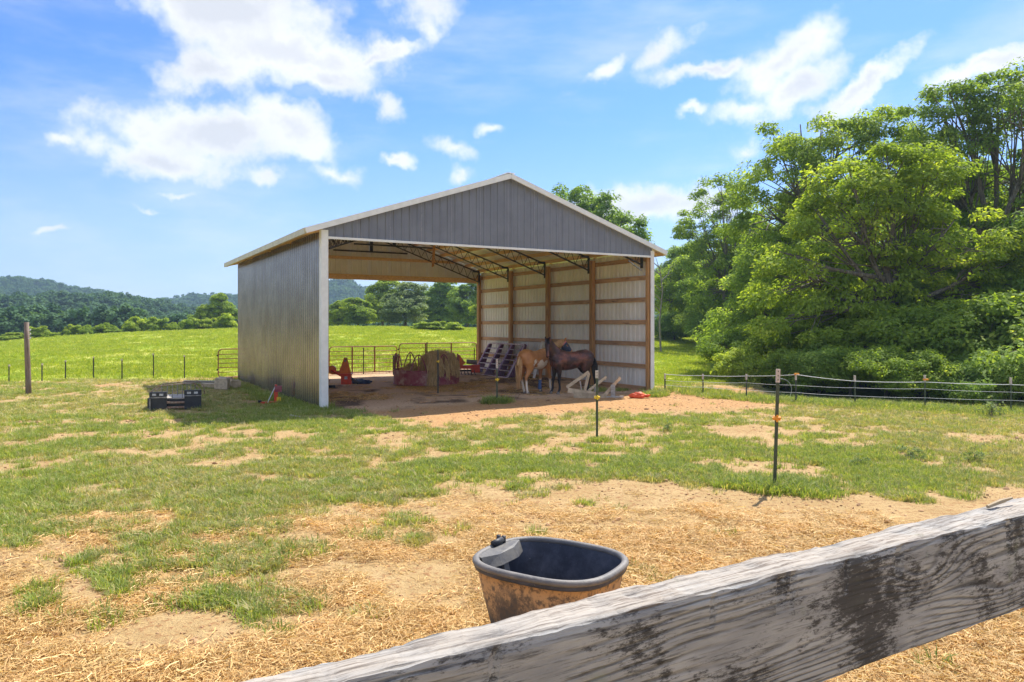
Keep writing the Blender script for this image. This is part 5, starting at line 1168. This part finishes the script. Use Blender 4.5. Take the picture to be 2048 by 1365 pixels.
# undergrowth bushes along the wood's foot: three shrubs copied
def bush_mesh(seed, mt, n=9000, ncl=70, size=.17, clr=.42):
    g = np.random.default_rng(seed); lb = [(g.normal(0, .45), g.normal(0, .45), g.uniform(.5, 1.25), g.uniform(.55, .95), g.uniform(.55, .95), g.uniform(.5, .85)) for _ in range(6)]
    return make_tree_meshes(seed, lb, .8, .06, n, size, clr, M[mt], ncl)
bm3 = [bush_mesh(201, 'leaf_mid', 24000, 120, .095, .36), bush_mesh(202, 'leaf_bush', 16000, 80, .11, .36), bush_mesh(203, 'leaf_dark', 24000, 120, .095, .36), bush_mesh(204, 'leaf_bright', 22000, 110, .095, .36)]
UL = [(1478, 700, 30, 1.15, 0, 'dark rounded shrub at the sharp left end of the undergrowth'), (1530, 690, 31, 1.5, 3, 'bright shrub under the dark tree, second in the undergrowth'), (1500, 745, 26, .9, 1, 'small yellow green shrub at the left end, close to the white wires'),
      (1590, 690, 30, 1.8, 2, 'tall dark shrub behind the painted post top in the wire fence'), (1570, 760, 24.5, .8, 0, 'low shrub just behind the nearest T post'), (1650, 700, 28, 1.7, 0, 'mid green shrub below the left limbs of the bright tree'),
      (1640, 760, 23.5, .95, 2, 'dark low shrub between the two middle fence posts'), (1720, 690, 27, 1.7, 2, 'dark shrub in the shade under the forked tree'), (1700, 765, 23, .9, 0, 'low green shrub behind the fence post nearest the frame centre'),
      (1790, 700, 25, 1.75, 3, 'large bright fern like shrub under the forked trunk'), (1770, 765, 22.5, .95, 0, 'low shrub in front of the fern like shrub'), (1860, 700, 25.5, 1.7, 2, 'dark shrub right of the fern like shrub'),
      (1850, 770, 22, .9, 0, 'low shrub behind the post with the orange insulator'), (1930, 690, 24.5, 1.8, 0, 'leafy shrub below the right limbs of the bright tree'), (1925, 770, 21.8, .85, 2, 'dark low shrub right of the orange insulator post'),
      (2000, 690, 24, 1.9, 0, 'tall leafy shrub before the dark trunks at the right edge'), (2010, 775, 21.3, .9, 2, 'low dark shrub at the right end of the wire fence'), (2075, 700, 23, 1.8, 2, 'tall dark shrub cut by the right picture edge'),
      (1440, 655, 55, 1.9, 2, 'dark shrub at the far edge of the pasture below the narrow tree'), (1350, 655, 63, 1.6, 2, 'dark shrub at the pasture edge beside the white barn corner'), (1395, 655, 61, 1.6, 0, 'green shrub at the pasture edge between the small trees'),
      (2160, 740, 22, 1.7, 0, 'shrub beyond the right picture edge'), (2300, 740, 23, 1.9, 2, 'shrub far beyond the right picture edge')]
for i, (px, py, y, s, k, lb) in enumerate(UL):
    x, y = at(px, y); tree('shrub', lb, (x, y, hz(x, y) - .1), bm3[k], 'undergrowth at the foot of the wood', i * 1.9, (s * 1.05, s * 1.05, s * .95), 'shrub')
# extra depth in the wood: copies of the unique crowns behind, so that little sky shows low down
tm2 = make_tree_meshes(301, [(0, 0, 5.5, 2.4, 2.4, 1.8), (1.4, .5, 4.2, 2, 2, 1.5), (-1.5, -.3, 4.4, 2, 2, 1.6), (.2, -.8, 7.2, 1.7, 1.7, 1.5), (0, 0, 2.8, 2.2, 2.2, 1.3)], 4.5, .2, 37700, 0.202, .75, M['leaf_dark'], 170)
BL_ = [(1490, 62, 1.25, 'dark tree filling the gap behind the narrow tree'), (1600, 50, 1.25, 'dark tree behind the left shade tree'), (1690, 56, 1.3, 'dark tree deep in the wood left of the forked limbs'), (1780, 50, 1.3, 'dark tree deep in the wood behind the forked limbs'),
       (1880, 48, 1.4, 'dark tree deep in the wood right of the forked limbs'), (1970, 44, 1.4, 'dark tree deep in the wood below the tallest crown'), (2080, 40, 1.4, 'dark tree deep in the wood at the right picture edge'), (2250, 36, 1.5, 'tree just beyond the right picture edge'), (2450, 32, 1.4, 'tree far beyond the right picture edge'),
       (1345, 80, 1.1, 'distant dark tree behind the dead branches'), (1410, 78, 1.2, 'distant dark tree behind the green middle sized tree')]
for i, (px, y, s, lb) in enumerate(BL_):
    x, y = at(px, y); tree('wood_tree', lb, (x, y, hz(x, y) - .1), tm2, GW, i * 2.3, (s, s, s))
# dead snag by the barn corner
x, y = at(1322, 48); g = random.Random(4); mb = MB(); mb.tube([(0, 0, -.3), (-.1, 0, 2), (.1, 0, 4), (-.05, 0, 5.2), (-.35, 0, 6.2)], [.07, .06, .05, .035, .012], 8)
for z0 in (2.6, 3.4, 4.0, 4.6, 5.0, 5.4):
    a = g.uniform(-1, 1); d_ = -1 if g.random() < .6 else 1; mb.tube([(0, 0, z0), (.5 * d_, a * .4, z0 + .45), (.75 * d_, a * .7, z0 + 1.0), (1.15 * d_, a, z0 + 1.15)], [.045, .03, .02, .008], 6); mb.tube([(.5 * d_, a * .4, z0 + .45), (.9 * d_, a * .2, z0 + .6)], [.02, .006], 5)
tag(mb.build('dead_tree', M['deadwood'], loc=(x, y, hz(x, y))), 'bare grey dead branches sticking up just right of the barn roof', 'dead tree')

# trees seen through the barn and hedge on the left
GB = 'trees beyond the pasture seen through the barn'
def far_tree(name, lb, px, y, top, rx, mt_me, grp, s0=8.6, w0=3.4):
    "shared mesh scaled to reach photo row `top` with half width rx px"
    x, y_ = at(px, y); z0 = hz(x, y_) ; h = CH + (HZ - top) / F * y - z0; w = rx / F * y
    return tree(name, lb, (x, y_, z0 - .1), mt_me, grp, px * .7, (w / w0, w / w0, h / s0))
tmA = make_tree_meshes(311, [(0, 0, 5.5, 2.3, 2.3, 1.8), (1.5, .5, 4.2, 1.9, 1.9, 1.5), (-1.5, -.3, 4.4, 1.9, 1.9, 1.6), (.2, -.8, 7.0, 1.5, 1.5, 1.4), (-.8, .6, 2.6, 1.9, 1.9, 1.3), (1.2, -.6, 2.2, 1.6, 1.6, 1.2)], 4.5, .2, 31900, 0.302, .80, M['leaf_mid'], 150)
tmB = make_tree_meshes(312, [(0, 0, 5.5, 2.5, 2.5, 1.9), (1.3, .5, 3.8, 2.1, 2.1, 1.5), (-1.5, -.3, 4.0, 2.0, 2.0, 1.6), (.4, -.4, 7.2, 1.5, 1.5, 1.3), (0, 0, 2.2, 2.2, 2.2, 1.3)], 4.5, .2, 31900, 0.286, .78, M['leaf_dark'], 150)
tmC = make_tree_meshes(313, [(0, 0, 5.2, 2.4, 2.4, 1.9), (1.5, .5, 4.0, 2.1, 2.1, 1.5), (-1.5, -.3, 4.0, 2.0, 2.0, 1.6), (.2, -.8, 6.9, 1.6, 1.6, 1.4), (0, 0, 2.0, 2.3, 2.3, 1.3)], 4.5, .2, 31900, 0.269, .78, M['leaf_pale'], 150)
for a in (('field_tree', 'small light green tree left in the rear barn opening', 676, 100, 598, 30, tmA, GB), ('field_tree', 'light green tree second from left in the rear barn opening', 716, 98, 592, 42, tmA, GB), ('field_tree', 'tall green tree behind the pale one in the rear barn opening', 765, 104, 552, 50, tmA, GB),
          ('pale_tree', 'pale silvery green tree in the middle of the rear barn opening', 810, 96, 560, 62, tmC, GB), ('dark_tree', 'dark green tree right of the pale silvery one', 880, 108, 550, 60, tmB, GB), ('dark_tree', 'dark tree at the right rear barn post', 935, 100, 556, 48, tmB, GB), ('field_tree', 'green tree partly hidden by the right rear barn post', 972, 94, 580, 36, tmA, GB),
          ('dark_tree', 'dark tree hidden behind the inner barn wall', 1040, 104, 570, 60, tmB, GB), ('dark_tree', 'second dark tree hidden behind the inner barn wall', 1120, 100, 570, 60, tmB, GB), ('dark_tree', 'dark tree behind the rear corner of the right wall', 1220, 96, 575, 60, tmB, GB),
          ('hedge_tree', 'taller green tree touching the left barn wall', 440, 110, 582, 38, tmA, 'trees and bushes along the left pasture edge'), ('hedge_tree', 'green tree left of the one that touches the barn wall', 405, 108, 606, 26, tmA, 'trees and bushes along the left pasture edge')):
    far_tree(*a)
GH_ = 'trees and bushes along the left pasture edge'
bmf = [bush_mesh(211, 'leaf_bush', 9000, 60, .26, .42), bush_mesh(212, 'leaf_bright', 9000, 60, .26, .42)]
for i, (px, y, top, rx, k, lb) in enumerate(((30, 84, 664, 34, 0, 'low yellow green bush left of the wooden pole'), (82, 85, 650, 20, 0, 'pointed yellow bush just right of the wooden pole'), (112, 84, 664, 16, 0, 'tiny yellow bush right of the pointed one'), (143, 85, 647, 18, 0, 'yellow green bush, first of a pair'), (175, 85, 645, 18, 1, 'light green bush, second of a pair'),
        (205, 86, 640, 18, 1, 'upright green bush left of the gap'), (238, 85, 658, 22, 0, 'low yellow bush in the gap of the hedge'), (278, 87, 626, 26, 1, 'tall bright bush with spiky top'), (310, 87, 632, 24, 0, 'round bright bush right of the spiky one'), (345, 88, 640, 16, 1, 'narrow green bush between the round bright ones'),
        (375, 88, 628, 20, 1, 'leafy bush left of the last pair in the hedge'), (415, 89, 634, 26, 0, 'wide bright bush second from the barn wall'), (452, 89, 624, 24, 0, 'rightmost bright bush of the hedge by the barn wall'), (-40, 84, 660, 40, 1, 'bush beyond the left picture edge'))):
    x, y_ = at(px, y); z0 = hz(x, y_) - .25; h = CH + (HZ - top) / F * y - z0; w = rx / F * y
    tree('hedge_bush', lb, (x, y_, z0), bmf[k], GH_, i * 1.3, (w / 1.35, w / 1.35, h / 2.1), 'bush')
for i, (px, y, top, rx, lb) in enumerate(((845, 74, 645, 28, 'left half of the low bright thicket beyond the pasture'), (872, 73, 641, 30, 'middle of the low bright thicket beyond the pasture'), (905, 74, 643, 26, 'right half of the low bright thicket beyond the pasture'))):
    x, y_ = at(px, y); z0 = hz(x, y_) - .15; h = CH + (HZ - top) / F * y - z0; w = rx / F * y
    tree('thicket_bush', lb, (x, y_, z0), bmf[0], 'low thicket beyond the pasture', i * 1.3, (w / 1.35, w / 1.35, h / 2.1), 'bush')
# little weeds standing in the yard
wm_ = make_tree_meshes(221, [(0, 0, .22, .16, .16, .14), (.1, .05, .12, .14, .14, .1), (-.1, 0, .14, .12, .12, .1)], .16, .008, 260, .05, .07, M['leaf_pale'], 16)
for i, (px, py, s, lb) in enumerate(((1822, 922, 1.0, 'grey green weed in the grass behind the near T post, to its right'), (1985, 835, 1.6, 'weed clump below the wire fence at the far right'), (1950, 925, .8, 'faint weed at the right picture edge'), (1722, 935, .7, 'small weed right of the near T post'), (1335, 862, .7, 'small weed on the dirt before the right barn corner'))):
    q = onpx(px, py); tree('weed', lb, (q[0], q[1], q[2] - .02), wm_, 'weeds standing in the yard', i, (s,) * 3, 'weed', ('stem', 'foliage'))

# ------------------------------------------------------------------ far woods
fp_ = []
for sd, r_ in ((401, 1.0), (402, 1.0), (403, 1.0)):
    g = np.random.default_rng(sd); lb = [(g.normal(0, 1.3), g.normal(0, 1.3), g.uniform(3.5, 8), g.uniform(1.8, 2.8), g.uniform(1.8, 2.8), g.uniform(1.6, 2.4)) for _ in range(6)]
    g2 = np.random.default_rng(sd + 9); lob = np.array(lb); cen = []
    while len(cen) < 60:
        i = g2.integers(0, 6); d = g2.normal(0, 1, 3); d /= np.linalg.norm(d)
        if d[2] > -.4: cen.append(lob[i, :3] + d * lob[i, 3:] * g2.uniform(.8, 1))
    co, v = leaves(g2, np.array(cen), np.full(60, 1.0), 2200, .75, .7, .2, .8, np.array([0, 0, 4.]))
    fp_.append(proto('far_crown', npmesh('far_crown', co, np.arange(len(co)).reshape(-1, 4), M['leaf_far'], {'v': ('FLOAT', v)})))
n = 15000; r = rng.uniform(125, 1000, n) ; a = np.radians(np.where(rng.random(n) < .8, rng.uniform(-40, 2, n), rng.uniform(-180, 180, n))); x = r * np.sin(a); y = r * np.cos(a)
z = height(x, y); ok = (r > 150)
x, y, z, r = x[ok], y[ok], z[ok], r[ok]
scatter('distant_forest', np.stack([x, y, z - .8], 1), rng.uniform(0, 2 * PI, len(x)), rng.uniform(.75, 1.25, len(x)) * np.interp(r, [150, 400, 1000], [.85, 1.05, 1.35]), fp_, 'dark green forest covering the distant hills', .06)

# ------------------------------------------------------------------ haze: one closed box of thin air round everything
hm = bpy.data.materials.new('haze'); hm.use_nodes = True; N = NT(hm.node_tree); N.n.remove(N.n['Principled BSDF'])
pv = N.new('ShaderNodeVolumePrincipled'); pv.inputs['Color'].default_value = (.55, .78, 1, 1); pv.inputs['Density'].default_value = .00042; pv.inputs['Anisotropy'].default_value = .3
N.l.new(pv.outputs[0], N.n['Material Output'].inputs['Volume'])
tag(MB().box(-1520, 1520, -1520, 1520, -25, 90).build('haze', hm), 'thin bluish summer haze over the valley', kind='stuff')
